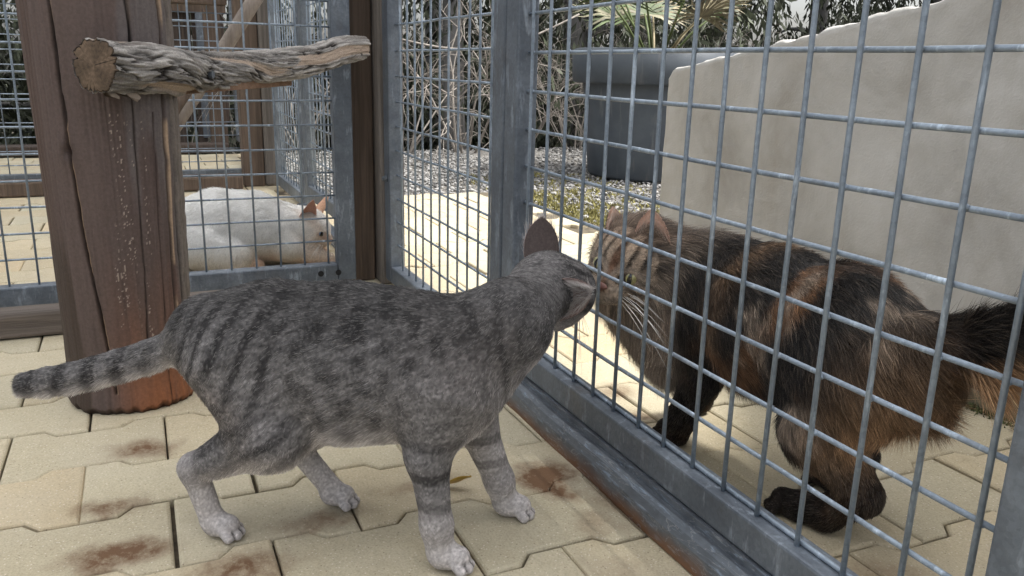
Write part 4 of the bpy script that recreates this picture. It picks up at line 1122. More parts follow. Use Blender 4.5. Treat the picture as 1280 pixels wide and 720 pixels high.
def assemble(name, loc, label, beast, h, coat, fur_specs, group='cats'):
    """coat(Q, N, ear_in, ear_t) -> (root colour, tip colour, length, lift, gravity)"""
    root = empty(name, loc, label, 'cat', 'cats in the pens')
    V, F = beast.body(h); nb = len(V)
    isin = np.zeros(nb); et = np.full(nb, -1.0); Vs = [V]; Fs = [F]; b = nb; eflow = np.zeros((nb, 3))
    for e in beast.ears:
        ev, ef, ei, eb, ax = ear_mesh(**e)
        Vs.append(ev); Fs.append(ef + b); b += len(ev); isin = np.concatenate([isin, ei]); et = np.concatenate([et, np.clip(eb, 0, 1)]); eflow = np.concatenate([eflow, np.tile(ax, (len(ev), 1))])
    V = np.concatenate(Vs); F = np.concatenate(Fs)
    N = vnormals(V, F)
    cr, ct, L, lf, gv = coat(V, N, isin, et)
    skin = cr * .8 + ct * .2
    ob = mesh_obj('body', V, F, SKINM, smooth=True, colors=np.clip(skin, .004, 1)); adopt(ob, root)
    P, T, u = tri_sample(V, F, fur_specs['n'], lambda c: np.ones(len(c)) if 'density' not in fur_specs else fur_specs['density'](c))
    w3 = np.stack([1 - u.sum(1), u[:, 0], u[:, 1]], 1)[:, :, None]
    Np = (N[T] * w3).sum(1); Np /= np.linalg.norm(Np, axis=1, keepdims=True) + 1e-9
    ei = (isin[T] * w3[..., 0]).sum(1); eb = (et[T] * w3[..., 0]).sum(1); ef = (eflow[T] * w3).sum(1)
    isear = (T >= nb).all(1)
    Tn = beast.flow(P, Np); 
    fe = ef - Np * (ef * Np).sum(1, keepdims=True); fe /= np.linalg.norm(fe, axis=1, keepdims=True) + 1e-9
    Tn = np.where(isear[:, None], fe, Tn)
    cr, ct, L, lf, gv = coat(P, Np, np.where(isear, ei, 0), np.where(isear, eb, -1))
    L = L * rng.uniform(.65, 1.2, len(P)); keep = L > .0008
    if getattr(coat, 'thick', None) is not None: fur_specs = dict(fur_specs, radius=coat.thick)
    args = dict(radius=fur_specs['radius'], steps=fur_specs.get('steps', 5), clumpf=fur_specs.get('clumpf', 90), clump=fur_specs.get('clump', .25), jit=fur_specs.get('jit', .18))
    if np.ndim(args['radius']): args['radius'] = args['radius'][keep]
    fur_curves('fur', root, P[keep], Np[keep], Tn[keep], L[keep], lf[keep], gv[keep], cr[keep], ct[keep], **args)
    return root

def unit(v): v = np.array(v, float); return v / np.linalg.norm(v)

def paw(B, a, f, r, L, side, name):
    """paw with four toes: a = centre of the heel pad, f = forward unit vector, side = sideways unit vector"""
    a = np.array(a, float); f = unit(f); side = unit(side)
    B.rc(name, a, a + f * L * .55, r, r * .98, 'ab', k=.008)
    for o, fl in ((-1.0, .78), (-.34, 1.0), (.34, 1.0), (1.0, .78)):
        t = a + f * L * fl + side * o * r * .92; t[2] = r * .46
        B.rc(name + '_toe', a + f * L * .35 + side * o * r * .6, t, r * .40, r * .43, 'ab', k=.0012)

# ---------------------------------------------------------------- grey tabby in front
def grey_cat():
    p0 = np.array([.21, -.375, 0]); sd = np.array([.532, .847, 0]); ld = np.array([.847, -.532, 0])
    W = lambda s, l, z: p0 + s * sd + l * ld + np.array([0, 0, z])
    B = Beast(ld, .024)
    back = -sd; dn = np.array([0, 0, -1.])
    B.rc('trunk_rump', W(-.062, 0, .197), W(.0, 0, .194), .047, .060, -sd + .45 * dn, 1.12)
    B.rc('trunk_loin', W(.0, 0, .194), W(.075, 0, .183), .062, .075, -sd + .35 * dn, 1.14)
    B.rc('trunk_belly', W(.075, 0, .183), W(.145, 0, .185), .075, .070, -sd + .35 * dn, 1.14)
    B.rc('trunk_chest', W(.145, 0, .185), W(.182, -.004, .192), .068, .052, -sd + .5 * dn, 1.10)
    B.rc('chest', W(.180, 0, .165), W(.204, -.012, .186), .046, .036, np.array([0, 0, -1.]) - .2 * sd)
    f = np.array([-.133, .949, -.286]); r = np.array([.723, -.104, -.683])
    f = unit(f); r = unit(r - f * (r @ f)); u = np.cross(r, f)
    nose = np.array([.207, -.011, .209]); sk = nose - .057 * f
    n1 = W(.230, -.012, .228)
    B.rc('neck_low', W(.185, 0, .197), n1, .050, .0385, -unit(n1 - W(.19, 0, .2)) + .3 * dn)
    B.rc('neck_high', n1, sk - .018 * f - .006 * u, .0385, .034, -unit(sk - n1) + .15 * dn)
    H = lambda a, b, c: sk + a * r + b * u + c * f
    B.rc('head_skull', H(0, .004, -.012), H(0, .003, .010), .037, .035, -f)
    for sg in (-1, 1):
        B.rc('head_cheek', H(sg * .016, -.012, -.004), H(sg * .015, -.014, .012), .0245, .022, -f + .5 * sg * r, k=.014)
        B.rc('head_pad', H(sg * .0085, -.013, .040), H(sg * .009, -.014, .043), .0105, .0100, -f * .6 + sg * r, k=.008)
        B.rc('head_brow', H(sg * .017, .013, .018), H(sg * .019, .010, .022), .0115, .0105, -f, k=.010)
    B.rc('head_muzzle', H(0, -.004, .022), H(0, -.008, .042), .0185, .0125, -f, k=.012)
    B.rc('head_chin', H(0, -.021, .030), H(0, -.022, .036), .0095, .0085, -f, k=.008)
    # near and far legs
    B.rc('leg_foreN1', W(.178, .030, .170), W(.166, .045, .112), .041, .0205, 'ab')
    B.rc('leg_foreN2', W(.166, .045, .112), W(.176, .053, .045), .0195, .0142, 'ab', k=.012)
    B.rc('leg_foreN3', W(.176, .053, .045), W(.180, .054, .018), .0145, .0140, 'ab', k=.010)
    paw(B, W(.184, .054, .0128), sd + .1 * ld, .0122, .0245, ld, 'paw_foreN')
    B.rc('leg_foreF1', W(.192, -.026, .165), W(.196, -.042, .108), .034, .0205, 'ab')
    B.rc('leg_foreF2', W(.196, -.042, .108), W(.220, -.050, .042), .0205, .0150, 'ab', k=.012)
    B.rc('leg_foreF3', W(.220, -.050, .042), W(.226, -.052, .018), .0145, .0140, 'ab', k=.010)
    paw(B, W(.230, -.052, .0128), sd + .1 * ld, .0122, .0245, ld, 'paw_foreF')
    B.rc('leg_hindN1', W(-.022, .022, .185), W(.012, .042, .122), .054, .037, dn - .35 * sd)
    B.rc('leg_hindN2', W(.012, .042, .122), W(-.072, .042, .074), .032, .0140, 'ab', k=.016)
    B.rc('leg_hindN3', W(-.074, .042, .076), W(-.060, .040, .022), .0130, .0118, 'ab', k=.010)
    paw(B, W(-.056, .040, .0125), sd + .06 * ld, .0120, .0255, ld, 'paw_hindN')
    B.rc('leg_hindF1', W(-.005, -.022, .182), W(.052, -.040, .118), .050, .033, dn)
    B.rc('leg_hindF2', W(.052, -.040, .118), W(.000, -.040, .068), .029, .0140, 'ab', k=.016)
    B.rc('leg_hindF3', W(-.002, -.040, .068), W(.036, -.039, .022), .0130, .0118, 'ab', k=.010)
    paw(B, W(.038, -.039, .0125), sd + .02 * ld, .0120, .0255, ld, 'paw_hindF')
    tl = [(-.082, 0, .203, .019), (-.110, 0, .185, .0165), (-.138, .001, .1725, .0160), (-.168, .002, .162, .0157), (-.196, .003, .1525, .0154), (-.224, .004, .1445, .0150), (-.250, .005, .1385, .0142), (-.274, .006, .134, .0120)]
    for i in range(7): B.rc('tail%d' % i, W(*tl[i][:3]), W(*tl[i + 1][:3]), tl[i][3], tl[i + 1][3], 'ab', k=.016 if i == 0 else .002)
    # ears: far one upright, near one turned outwards
    B.ears.append(dict(base=(.199, -.078, .262), tip=(.191, -.075, .304), half=(.27, .95, .17), front=(-.53, .82, -.21), w=.0198, cup=.009, tipround=3.0))
    B.ears.append(dict(base=(.256, -.086, .2245), tip=(.276, -.0565, .2435), half=(.238, .31, -.92), front=(.93, .35, -.13), w=.0215, cup=.012, tipround=3.0))
    tot = []
    def coat(Q, N, ei, et):
        q = Q - p0; s = q @ sd; l = q @ ld; z = Q[:, 2]
        i, t, D = B.near(Q)
        light = np.array([.200, .186, .179]); dark = np.array([.034, .030, .030])
        wtr = B.w(Q, ['trunk', 'leg_hindN1', 'leg_foreN1', 'leg_hindF1', 'leg_foreF1', 'chest', 'neck'])
        whead = B.w(Q, ['head', 'neck_high'], .008)
        wob = .016 * vn(Q, 14, 3) + .006 * vn(Q, 40, 4)
        slant = .32 * (z - .2) * np.where(s < .05, -1.2, .5)
        ph = (s + wob + slant) / .0255
        bar = np.sin(2 * math.pi * ph)
        gate = sstep(-.5, .35, vn(np.stack([s * 1.2, l, z * 1.0], 1), 24, 8) + .15)
        stripe = sstep(.15, .8, bar) * gate * (.55 + .45 * sstep(.10, .2, z))
        dors = sstep(.175, .265, z + .012 * vn(Q, 30, 12)) * (1 - whead)
        mid = sstep(.0, .06, s) * sstep(.235, .17, s)
        brk = np.sin(2 * math.pi * (z / .034 + .45 * vn(Q, 22, 23) + .5 * np.floor(ph + .25)))
        spot = sstep(-.35, .75, bar) * sstep(-.75, .35, brk) * (.75 + .25 * sstep(-.3, .4, vn(Q, 30, 44)))
        stripe = stripe * (1 - mid) + spot * mid; blot = sstep(.25, .6, vn(np.stack([s, l, z * .8], 1), 55, 19)) * .35
        d = np.clip(np.maximum(stripe, blot) * wtr * .84 + .62 * dors, 0, 1)
        # leg and tail rings
        tail = B.w(Q, ['tail'], .006); ts = np.clip((-.09 - s) / .21, 0, 1)
        ring = sstep(-.1, .5, np.sin(2 * math.pi * (ts * 6.2 + .15))) * sstep(.05, .3, ts)
        ring = np.maximum(ring, sstep(.84, .9, ts)); ring = np.maximum(ring * .95, .45 * sstep(.0, -.4, (N @ np.array([0, 0, -1.]))) * 0 + .35 * sstep(-.2, .6, N[:, 2]))
        d = d * (1 - tail) + ring * tail
        low = B.w(Q, ['leg_foreN2', 'leg_foreF2', 'leg_foreN1', 'leg_foreF1'], .006)
        lr = sstep(.1, .7, np.sin(2 * math.pi * (z + .004 * vn(Q, 30, 9)) / .030)) * sstep(.012, .05, z) * sstep(.17, .10, z)
        d = np.maximum(d * (1 - low), lr * low * .85)
        hl = B.w(Q, ['leg_hindN2', 'leg_hindN1', 'leg_hindF1', 'leg_hindF2'], .006)
        hr = sstep(.1, .7, np.sin(2 * math.pi * (z * .8 - s * .6 + .004 * vn(Q, 30, 9)) / .027)) * sstep(.05, .09, z) * sstep(.2, .12, z)
        d = np.maximum(d, hr * hl * .75)
        # head: fine dark lines running back from the brow
        hq = Q - sk; hr_ = hq @ r; hu = hq @ u; hf = hq @ f
        lines = sstep(.1, .75, np.sin(2 * math.pi * (np.abs(hr_) * (1 + .2 * vn(Q, 60, 2))) / .0150 + 1.2)) * sstep(.0, .02, hu)
        d = d * (1 - whead) + whead * (.46 + .46 * lines * sstep(-.06, .0, hf))
        col = mix(light, dark, d)
        lock = .6 * vn(np.stack([s * 75 + z * 45, l * 260, z * 330 - s * 130], 1), 1, 55) + .4 * vn(np.stack([s * 130, l * 420, z * 480 - s * 160], 1), 1, 56)
        hl_ = .8 * vn(np.stack([hr_ * 330, hu * 150, hf * 70], 1), 1, 57)
        lock = lock * (1 - whead) + hl_ * whead
        col = col * np.clip(1 + .85 * lock * (1 - .4 * low), .35, 1.9)[:, None]
        col = col * (np.array([.97, .99, 1.03]) * (1 - .56 * dors)[:, None])
        n_hair = rng.normal(0, .22, len(Q)); col = col * np.clip(1 + n_hair, .45, 1.8)[:, None]
        # warm brown wash along the flank, pale legs, belly and feet
        warm = sstep(.0, .5, vn(Q, 9, 30)) * wtr * .30
        col = mix(col, col * np.array([1.22, 1.02, .88]), warm)
        pale = np.array([.68, .635, .62])
        paw_ = B.w(Q, ['paw', 'leg_hindN3', 'leg_hindF3', 'leg_foreN3', 'leg_foreF3'], .006)
        inner = sstep(.1, .7, -N[:, 2]) * sstep(.15, .09, z) + .9 * sstep(.095, .03, z) * (s > .12)
        far = B.w(Q, ['leg_foreF2', 'leg_hindF2'], .008) * .75
        chestp = B.w(Q, ['chest'], .01) * sstep(-.1, .7, N @ unit(sd - .3 * ld - .4 * np.array([0, 0, 1]))) * .85
        bel = sstep(.35, .85, -N[:, 2]) * (z > .07) * .95
        und = tail * sstep(.2, .8, -N[:, 2]) * .6
        p_ = np.clip(np.maximum.reduce([.95 * paw_, inner * .75, far, chestp, bel, und]), 0, 1) * (1 - .5 * d * (1 - paw_))
        col = np.where((d < 2)[:, None], col, col)
        col = mix(col, pale * np.clip(1 + n_hair * .4, .7, 1.2)[:, None], p_)
        toes = [k for k, q_ in enumerate(B.P) if q_['n'].endswith('_toe')]
        Dt = np.sort(D[:, toes], axis=1); gap = sstep(.0022, .0005, Dt[:, 1] - Dt[:, 0]) * sstep(.004, .001, Dt[:, 0]) * paw_ * sstep(.003, .006, z)
        col = mix(col, np.array([.05, .042, .04]), gap * .9)  # crease shade between the toes painted into the coat colour
        tip = col * 1.0
        silver = rng.uniform(size=len(Q)) < (.26 * (1 - .45 * d))
        coat.thick = np.where(silver, .00021, .00016) * (1 - .3 * paw_)
        tip = np.where(silver[:, None], np.maximum(col * 2.0, np.array([.36, .345, .335]) * (1 - .35 * dors)[:, None]), tip * .9)
        root = col * .55 + .02
        L = np.full(len(Q), .0080); L = L * (1 + .35 * bel) ; L = L * (1 - .75 * paw_) * (1 - .55 * np.maximum(low, hl * .45)) * (1 - .42 * whead)
        fm = hf + .2 * hu; L = np.where((whead > .5) & (hf > .018), L * .45, L); L = L * (1 - .1 * tail) * (1 + .3 * chestp)
        lift = np.full(len(Q), .17) + .28 * bel + .02 * tail + .12 * chestp
        gv = np.full(len(Q), .10) + .25 * bel
        e = et >= 0
        pink = np.array([.27, .185, .165]); back = np.array([.062, .049, .046])
        col_e = np.where(ei[:, None] > .5, pink, back * (1 + .3 * (1 - np.clip(et, 0, 1)))[:, None])
        rim = rng.uniform(size=len(Q)) < .40
        ecol = np.where((ei > .5)[:, None] & rim[:, None], np.array([.62, .60, .58]), col_e)
        root = np.where(e[:, None], col_e, root); tip = np.where(e[:, None], ecol, tip)
        L = np.where(e, np.where(ei > .5, np.where(rim, .015, .002), .0032), L); lift = np.where(e, np.where(ei > .5, .6, .15), lift)
        return root, tip, L, lift, gv
    dens = lambda c: 1 + 1.0 * B.w(c, ['head', 'paw', 'tail'], .01)
    root = assemble('grey_cat', (.26, -.28, 0), 'grey striped short haired cat standing in front of the fence with its tail stretched out', B, .0023, coat,
                    dict(n=260000, radius=.00015, steps=5, clumpf=200, clump=.09, jit=.11, density=dens))
    # face
    for sg in (-1, 1):
        c = H(sg * .0165, .0035, .0265); look = unit(f + .55 * sg * r + .1 * u)
        eye_mesh('eye', root, c, look, u, .0088, (.42, .40, .10))
    nose_mesh(root, H(0, -.0055, .0535), f, u, .0062, (.33, .16, .14))
    whiskers(root, H(0, -.013, .044), f, r, u, .013, .055, 8)
    return root

# ---------------------------------------------------------------- long haired brown cat behind the gate
def brown_cat():
    lat = np.array([0, 1., 0]); B = Beast(lat, .026); dn = np.array([0, 0, -1.]); bk = np.array([1., .05, 0])
    B.rc('trunk_shoulder', (.218, .168, .200), (.30, .170, .196), .064, .073, bk + .55 * dn, 1.0)
    B.rc('trunk_belly', (.30, .170, .196), (.41, .176, .196), .073, .072, bk + .6 * dn, 1.0)
    B.rc('trunk_rump', (.41, .176, .196), (.478, .180, .198), .073, .050, bk + .55 * dn, 1.0)
    f = unit([.474, -.867, -.156]); r = unit([-.826, -.499, .264]); r = unit(r - f * (r @ f)); u = np.cross(r, f)
    nose = np.array([.196, .004, .2225]); sk = nose - .068 * f
    B.rc('neck', (.225, .160, .205), sk - .012 * f + .002 * u, .060, .047, unit(np.array([.12, .55, -.9])))
    B.rc('ruff', sk - .02 * f - .03 * u, (.205, .125, .160), .042, .046, unit(np.array([.05, -.25, -1.])))
    H = lambda a, b, c: sk + a * r + b * u + c * f
    B.rc('head_skull', H(0, .004, -.012), H(0, .003, .012), .042, .039, -f + .25 * u)
    for sg in (-1, 1):
        B.rc('head_cheek', H(sg * .022, -.014, -.004), H(sg * .020, -.016, .014), .026, .023, -f * .8 + .8 * sg * r - .3 * u, k=.014)
        B.rc('head_pad', H(sg * .0105, -.016, .049), H(sg * .0115, -.017, .053), .0130, .0120, -f * .5 + sg * r, k=.008)
        B.rc('head_brow', H(sg * .020, .015, .020), H(sg * .022, .011, .026), .0125, .0115, -f + .4 * u, k=.010)
    B.rc('head_muzzle', H(0, -.003, .026), H(0, -.008, .052), .0215, .0145, -f, k=.012)
    B.rc('head_chin', H(0, -.026, .038), H(0, -.028, .046), .0115, .0105, -u, k=.008)
    B.rc('leg_foreN1', (.222, .136, .165), (.236, .130, .105), .042, .025, 'ab')
    B.rc('leg_foreN2', (.236, .130, .105), (.216, .121, .040), .0235, .0175, 'ab', k=.014)
    B.rc('leg_foreN3', (.216, .121, .040), (.211, .119, .018), .0172, .0160, 'ab', k=.010)
    paw(B, (.208, .118, .0145), (-1, -.1, 0), .0148, .030, (0, 1, 0), 'paw_foreN')
    B.rc('leg_foreF1', (.205, .205, .165), (.175, .213, .105), .042, .025, 'ab')
    B.rc('leg_foreF2', (.175, .213, .105), (.140, .214, .040), .0235, .0175, 'ab', k=.014)
    B.rc('leg_foreF3', (.140, .214, .040), (.134, .214, .018), .0172, .0160, 'ab', k=.010)
    paw(B, (.132, .214, .0145), (-1, 0, 0), .0148, .030, (0, 1, 0), 'paw_foreF')
    B.rc('leg_hindN1', (.447, .150, .176), (.430, .134, .116), .050, .038, dn + .25 * bk)
    B.rc('leg_hindN2', (.432, .134, .116), (.474, .153, .060), .036, .0200, 'ab', k=.014)
    B.rc('leg_hindN3', (.474, .154, .056), (.442, .147, .022), .0195, .0165, 'ab', k=.012)
    B.rc('leg_hindN3b', (.442, .147, .021), (.414, .137, .017), .0165, .0155, 'ab', k=.010)
    paw(B, (.412, .136, .0150), (-.93, -.32, 0), .0150, .031, (.32, -.93, 0), 'paw_hindN')
    B.rc('leg_hindF1', (.420, .206, .172), (.374, .216, .116), .050, .036, dn + .25 * bk)
    B.rc('leg_hindF2', (.374, .216, .116), (.408, .220, .060), .031, .0185, 'ab', k=.014)
    B.rc('leg_hindF3', (.408, .220, .058), (.382, .218, .022), .0180, .0155, 'ab', k=.012)
    paw(B, (.379, .218, .0150), (-1, -.05, 0), .0150, .031, (0, 1, 0), 'paw_hindF')
    tl = [(.500, .180, .222, .022), (.553, .182, .242, .0185), (.602, .186, .274, .0170), (.652, .19, .322, .0150), (.70, .194, .385, .011)]
    for i in range(4): B.rc('tail%d' % i, tl[i][:3], tl[i + 1][:3], tl[i][3], tl[i + 1][3], 'ab', k=.018 if i == 0 else .004)
    B.ears.append(dict(base=(.201, .069, .252), tip=(.188, .072, .305), half=(.687, .727, .003), front=(.516, -.85, .10), w=.022, cup=.013, tipround=2.8))
    B.ears.append(dict(base=(.150, .050, .268), tip=(.131, .052, .300), half=(-.146, .989, -.015), front=(.121, -.986, .118), w=.016, cup=.010, tipround=1.8))
    def coat(Q, N, ei, et):
        x, y, z = Q.T
        whead = B.w(Q, ['head'], .010); wruff = B.w(Q, ['ruff', 'neck'], .012); tail = B.w(Q, ['tail'], .012)
        n1 = fbm(np.stack([x, y, z * .6], 1), 13, 3, 3); n2 = fbm(np.stack([x, y, z * .6], 1), 26, 8, 3)
        black = np.array([.014, .012, .0115]); brn = np.array([.175, .090, .045]); grey = np.array([.30, .235, .18]); tan = np.array([.42, .25, .13])
        col = mix(black, brn, sstep(.15, .36, n1 + .35 * sstep(.36, .20, x) * sstep(.20, .28, z)))
        col = mix(col, grey, sstep(.14, .36, n2 - .1 + .25 * sstep(.24, .12, z)) * .8)
        rear = sstep(.41, .50, x + .25 * (.14 - z)) * sstep(.02, .08, z) * sstep(.285, .235, z)
        col = mix(col, tan * (1 + .4 * n2)[:, None], np.clip(rear * (.55 + .6 * n1), 0, 1) * (1 - tail))
        col = mix(col, black, sstep(.262, .275, z) * .8 * (1 - whead) * (1 - wruff) * (x > .3))
        saddle = np.exp(-((x - .285) / .018) ** 2) * (z > .17); col = mix(col, np.array([.20, .12, .065]), np.clip(saddle * (.6 + .8 * n2), 0, .9) * (1 - wruff) * (1 - whead))
        collar = np.exp(-((x - .238) / .017) ** 2) * sstep(.10, .14, z) * (1 - whead); col = mix(col, black, np.clip(collar * 1.2, 0, .95))
        legs = B.w(Q, ['leg_fore', 'paw', 'leg_hindN2', 'leg_hindN3', 'leg_hindF2', 'leg_hindF3'], .008)
        col = mix(col, np.array([.022, .018, .016]) * (1 + .8 * np.clip(n2, 0, 1))[:, None], legs * .88 * sstep(.13, .08, z))
        # ruff and head tabby
        hq = Q - sk; hr = hq @ r; hu = hq @ u; hf = hq @ f
        rc = mix(np.array([.46, .37, .295]), np.array([.17, .13, .10]), sstep(-.05, .35, n2 + .15 * n1)); col = mix(col, rc, np.clip(wruff * sstep(.240, .215, x + .2 * (z - .2)), 0, 1))
        hb = mix(np.array([.42, .33, .25]), np.array([.13, .10, .08]), sstep(.016, .036, hu) * sstep(.03, .0, hf))
        vst = sstep(.15, .7, np.sin(2 * math.pi * np.abs(hr) / .0145 + .9 + .7 * vn(Q, 70, 4))) * sstep(.008, .024, hu)
        cst = sstep(.2, .75, np.sin(2 * math.pi * (hu * 1.0 + .35 * np.abs(hr)) / .0165 + 1.1 + .7 * vn(Q, 60, 5))) * sstep(.012, .028, np.abs(hr)) * sstep(.02, .0, hu)
        hd = np.maximum(vst, cst * .8); hc = mix(hb, np.array([.016, .013, .012]), np.clip(hd, 0, 1) * .95)
        hc = mix(hc, np.array([.30, .25, .21]), np.exp(-((np.abs(hr) - .009) ** 2 + (hu + .020) ** 2) / .010 ** 2) * sstep(.03, .045, hf))      # muzzle pads
        hc = mix(hc, np.array([.34, .29, .25]), np.exp(-((hr / .012) ** 2 + ((hu + .03) / .010) ** 2)) * sstep(.02, .035, hf))                     # chin
        hc = mix(hc, np.array([.20, .11, .07]), np.exp(-((hr / .007) ** 2)) * sstep(.03, .05, hf) * (hu > -.012))                                    # nose bridge
        for sg in (-1, 1):
            e_ = np.hypot((hr - sg * .020) / .0112, (hu - .006) / .0082); near = (hf > .015)
            hc = mix(hc, np.array([.05, .038, .03]), near * sstep(1.02, .85, e_)); hc = mix(hc, np.array([.33, .28, .235]), near * np.exp(-((e_ - 1.45) / .28) ** 2) * .65)
        col = mix(col, np.array([.035, .027, .023]), np.clip(wruff + .5 * whead, 0, 1) * sstep(.238, .256, z) * sstep(.0, -.02, hf) * sstep(.24, .20, x) * .85)
        col = mix(col, hc, whead * sstep(-.035, -.012, hf))
        col = mix(col, black, tail * sstep(-.85, -.35, N[:, 2])); und = tail * sstep(-.35, -.8, N[:, 2]); col = mix(col, tan * 1.15, und * .9)
        lk = .6 * vn(np.stack([x * 220, y * 220, z * 55], 1), 1, 71) + .4 * vn(np.stack([x * 420, y * 420, z * 90], 1), 1, 72)
        col = col * np.clip(1 + .9 * lk * (1 - whead), .3, 2.0)[:, None]
        nh = rng.normal(0, .28, len(Q)); col = col * np.clip(1 + nh, .4, 1.9)[:, None]
        tip = col.copy(); lt = rng.uniform(size=len(Q)) < .13
        tip = np.where(lt[:, None], col * 1.7 + np.array([.09, .07, .05]), col); coat.thick = np.where(lt, .00030, .00020)
        root = col * .75
        L = np.full(len(Q), .021); L = L * (1 - .66 * legs) * (1 - .76 * whead)
        L = L + .016 * wruff * (1 - whead) * sstep(.25, .12, z) + .016 * wruff * sstep(.25, .21, x); L = L + .008 * tail + .016 * tail * sstep(-.2, -.8, N[:, 2]); bel = sstep(.3, .9, -N[:, 2]) * (z > .09); L = L + .012 * bel * (1 - whead)
        L = L + .010 * rear * (1 - tail) * sstep(.10, .17, z)
        pw = B.w(Q, ['paw'], .005); L = L * (1 - .5 * pw); L = np.where((whead > .5) & (hf > .008), np.minimum(L, .0045), L)
        for sg in (-1, 1): L = np.where((hf > .015) & (np.hypot((hr - sg * .0200) / .0108, (hu - .006) / .0080) < 1), 0, L); L = np.where((whead > .5) & (hf > .040), np.minimum(L, .0035), L)
        cheek = B.w(Q, ['head_cheek'], .008) * sstep(.02, .0, hf) * sstep(.02, -.01, hu); L = L + .018 * cheek
        lift = np.full(len(Q), .30) + .30 * wruff + .2 * tail + .2 * bel; lift = np.where((whead > .5) & (hf > .02), .16, lift)
        gv = np.full(len(Q), .22) + .3 * wruff + .35 * bel + .22 * tail * (N[:, 2] < .2)
        e = et >= 0
        ec = np.where(ei[:, None] > .5, np.array([.62, .40, .31]), np.array([.06, .042, .036])); tuft = rng.uniform(size=len(Q)) < .10
        root = np.where(e[:, None], ec, root); tip = np.where(e[:, None], np.where(((ei > .5) & tuft)[:, None], np.array([.50, .44, .38]), ec), tip)
        L = np.where(e, np.where(ei > .5, np.where(tuft & (et < .6), .022, .0015), .0045), L); lift = np.where(e, np.where(ei > .5, .35, .12), lift)
        return root, tip, L, lift, gv
    def dens(c): return 1 + 1.8 * B.w(c, ['head'], .01) + .5 * B.w(c, ['ruff', 'tail'], .01)
    root = assemble('long_haired_cat', (.36, .17, 0), 'long haired brown and black cat behind the gate touching noses through the mesh', B, .0032, coat,
                    dict(n=300000, radius=.00018, steps=6, clumpf=70, clump=.26, jit=.17, density=dens))
    for sg in (-1, 1):
        c = H(sg * .0195, .006, .0355); look = unit(f + .42 * sg * r)
        eye_mesh('eye', root, c, look, u, .0124, (.36, .33, .15), .22)
    nose_mesh(root, H(0, -.0055, .0655), f, u, .0078, (.20, .10, .085))
    whiskers(root, H(0, -.017, .053), f, r, u, .018, .095, 11, .03, .00036)

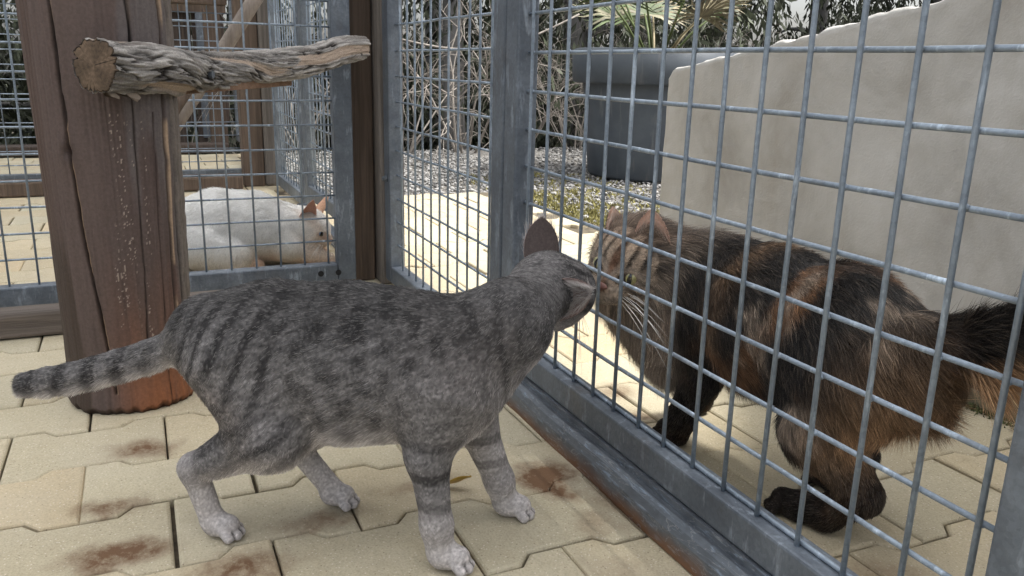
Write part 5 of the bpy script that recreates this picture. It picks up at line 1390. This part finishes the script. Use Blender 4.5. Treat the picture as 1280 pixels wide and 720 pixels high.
# ---------------------------------------------------------------- white cat lying in the next pen
def white_cat():
    X0 = -.945; B = Beast((1, 0, 0), .026); dn = np.array([0, 0, -1.]); bk = np.array([0, -1., 0])
    B.rc('trunk_rump', (X0, -.415, .088), (X0, -.33, .096), .070, .082, bk + .5 * dn, .95)
    B.rc('trunk_loin', (X0, -.33, .096), (X0, -.255, .092), .082, .078, bk + .5 * dn, .95)
    B.rc('trunk_chest', (X0, -.255, .092), (X0, -.19, .084), .076, .058, bk + .5 * dn, .98)
    f = unit([.52, .74, -.40]); r = unit([.82, -.57, .0]); r = unit(r - f * (r @ f)); u = np.cross(r, f)
    sk = np.array([-.918, -.128, .090])
    B.rc('neck', (X0, -.20, .095), sk - .012 * f, .046, .034, bk + .3 * dn)
    H = lambda a, b, c: sk + a * r + b * u + c * f
    B.rc('head_skull', H(0, .003, -.010), H(0, .002, .010), .0375, .035, -f)
    for sg in (-1, 1):
        B.rc('head_cheek', H(sg * .017, -.012, -.002), H(sg * .016, -.014, .012), .0245, .022, -f + .4 * sg * r, k=.014)
        B.rc('head_pad', H(sg * .009, -.014, .040), H(sg * .0095, -.015, .043), .0110, .0102, -f, k=.008)
        B.rc('leg_thigh', (X0 + sg * .060, -.375, .070), (X0 + sg * .070, -.315, .045), .052, .044, dn, k=.010)
        B.rc('leg_shoulder', (X0 + sg * .040, -.225, .095), (X0 + sg * .052, -.19, .055), .036, .030, dn, k=.010)
        B.rc('leg_fore', (X0 + sg * .040, -.205, .055), (X0 + sg * .045, -.115, .022), .034, .0185, 'ab', k=.018)
        paw(B, (X0 + sg * .045, -.112, .016), (0, 1, 0), .0155, .032, (1, 0, 0), 'paw_fore')
        paw(B, (X0 + sg * .066, -.285, .016), (0, 1, 0), .0155, .045, (1, 0, 0), 'paw_hind')
        B.ears.append(dict(base=H(sg * .027, .026, -.008), tip=H(sg * .042, .078, -.006), half=unit(r * .7 - .7 * sg * f), front=unit(f + sg * r), w=.0195, cup=.011))
    B.rc('head_muzzle', H(0, -.003, .022), H(0, -.008, .042), .0190, .0130, -f, k=.012)
    B.rc('head_chin', H(0, -.022, .030), H(0, -.023, .036), .0098, .009, -f, k=.008)
    tl = [(X0, -.475, .05, .02), (X0 + .03, -.52, .028, .017), (X0 + .08, -.535, .02, .015), (X0 + .12, -.50, .018, .012)]
    for i in range(3): B.rc('tail%d' % i, tl[i][:3], tl[i + 1][:3], tl[i][3], tl[i + 1][3], 'ab', k=.016 if i == 0 else .002)
    def coat(Q, N, ei, et):
        whead = B.w(Q, ['head'], .009); z = Q[:, 2]
        hq = Q - sk; hr = hq @ r; hu = hq @ u; hf = hq @ f
        col = np.tile([.84, .83, .80], (len(Q), 1)); tan = np.array([.60, .42, .29])
        col = mix(col, np.array([.72, .62, .50]), sstep(.09, .02, z + .012 * vn(Q, 20, 3)) * .75)
        pw = B.w(Q, ['paw', 'leg_fore'], .007); col = mix(col, tan * np.array([1.1, .95, .85]), pw * sstep(-.2, .5, vn(Q, 22, 6) + .35) * .75)
        col = mix(col, np.array([.78, .74, .69]), whead * .9)
        pt = np.clip(np.exp(-((hu + .012) / .016) ** 2) * sstep(.0, .045, hf) * .9 + np.exp(-((np.abs(hr) - .030) / .010) ** 2) * np.exp(-((hu - .022) / .018) ** 2) * .7 + sstep(-.012, -.03, hu) * .55, 0, 1)
        col = mix(col, tan, pt * whead * .8)
        for sg in (-1, 1):
            e_ = np.hypot((hr - sg * .0175) / .015, (hu - .0035) / .008); col = mix(col, np.array([.36, .20, .13]), whead * (hf > .01) * sstep(1.15, .9, e_) * .6)
        tl_ = B.w(Q, ['tail'], .006); col = mix(col, tan * 1.1, tl_ * .8)
        col = col * np.clip(1 + rng.normal(0, .07, len(Q)), .7, 1.2)[:, None]; tip = np.minimum(col * 1.06, .88); root = col * .92
        L = np.full(len(Q), .0115) * (1 - .45 * whead) * (1 - .4 * pw); L = np.where((whead > .5) & (hf > .02), .004, L)
        for sg in (-1, 1): L = np.where((hf > .01) & (np.hypot((hr - sg * .0178) / .0092, (hu - .0035) / .0068) < 1), 0, L)
        lift = np.full(len(Q), .30); gv = np.full(len(Q), .15); e = et >= 0
        ec = np.where(ei[:, None] > .5, np.array([.62, .36, .28]), np.array([.56, .34, .23]))
        root = np.where(e[:, None], ec, root); tip = np.where(e[:, None], ec * 1.15, tip); L = np.where(e, .0028, L); lift = np.where(e, .15, lift)
        return root, tip, L, lift, gv
    root = assemble('white_cat', (X0, -.28, 0), 'white cat with tan face and ears crouching behind the mesh beside the log post', B, .0034, coat,
                    dict(n=80000, radius=.00028, steps=4, clumpf=90, clump=.25, jit=.15))
    for sg in (-1, 1):
        eye_mesh('eye', root, H(sg * .0185, .0040, .0285), unit(f + .7 * sg * r), u, .0110, (.22, .33, .48), .40)
    nose_mesh(root, H(0, -.0055, .0535), f, u, .0064, (.42, .22, .18))
    whiskers(root, H(0, -.014, .044), f, r, u, .014, .055, 7, .02, .0004)

grey_cat(); brown_cat(); white_cat()
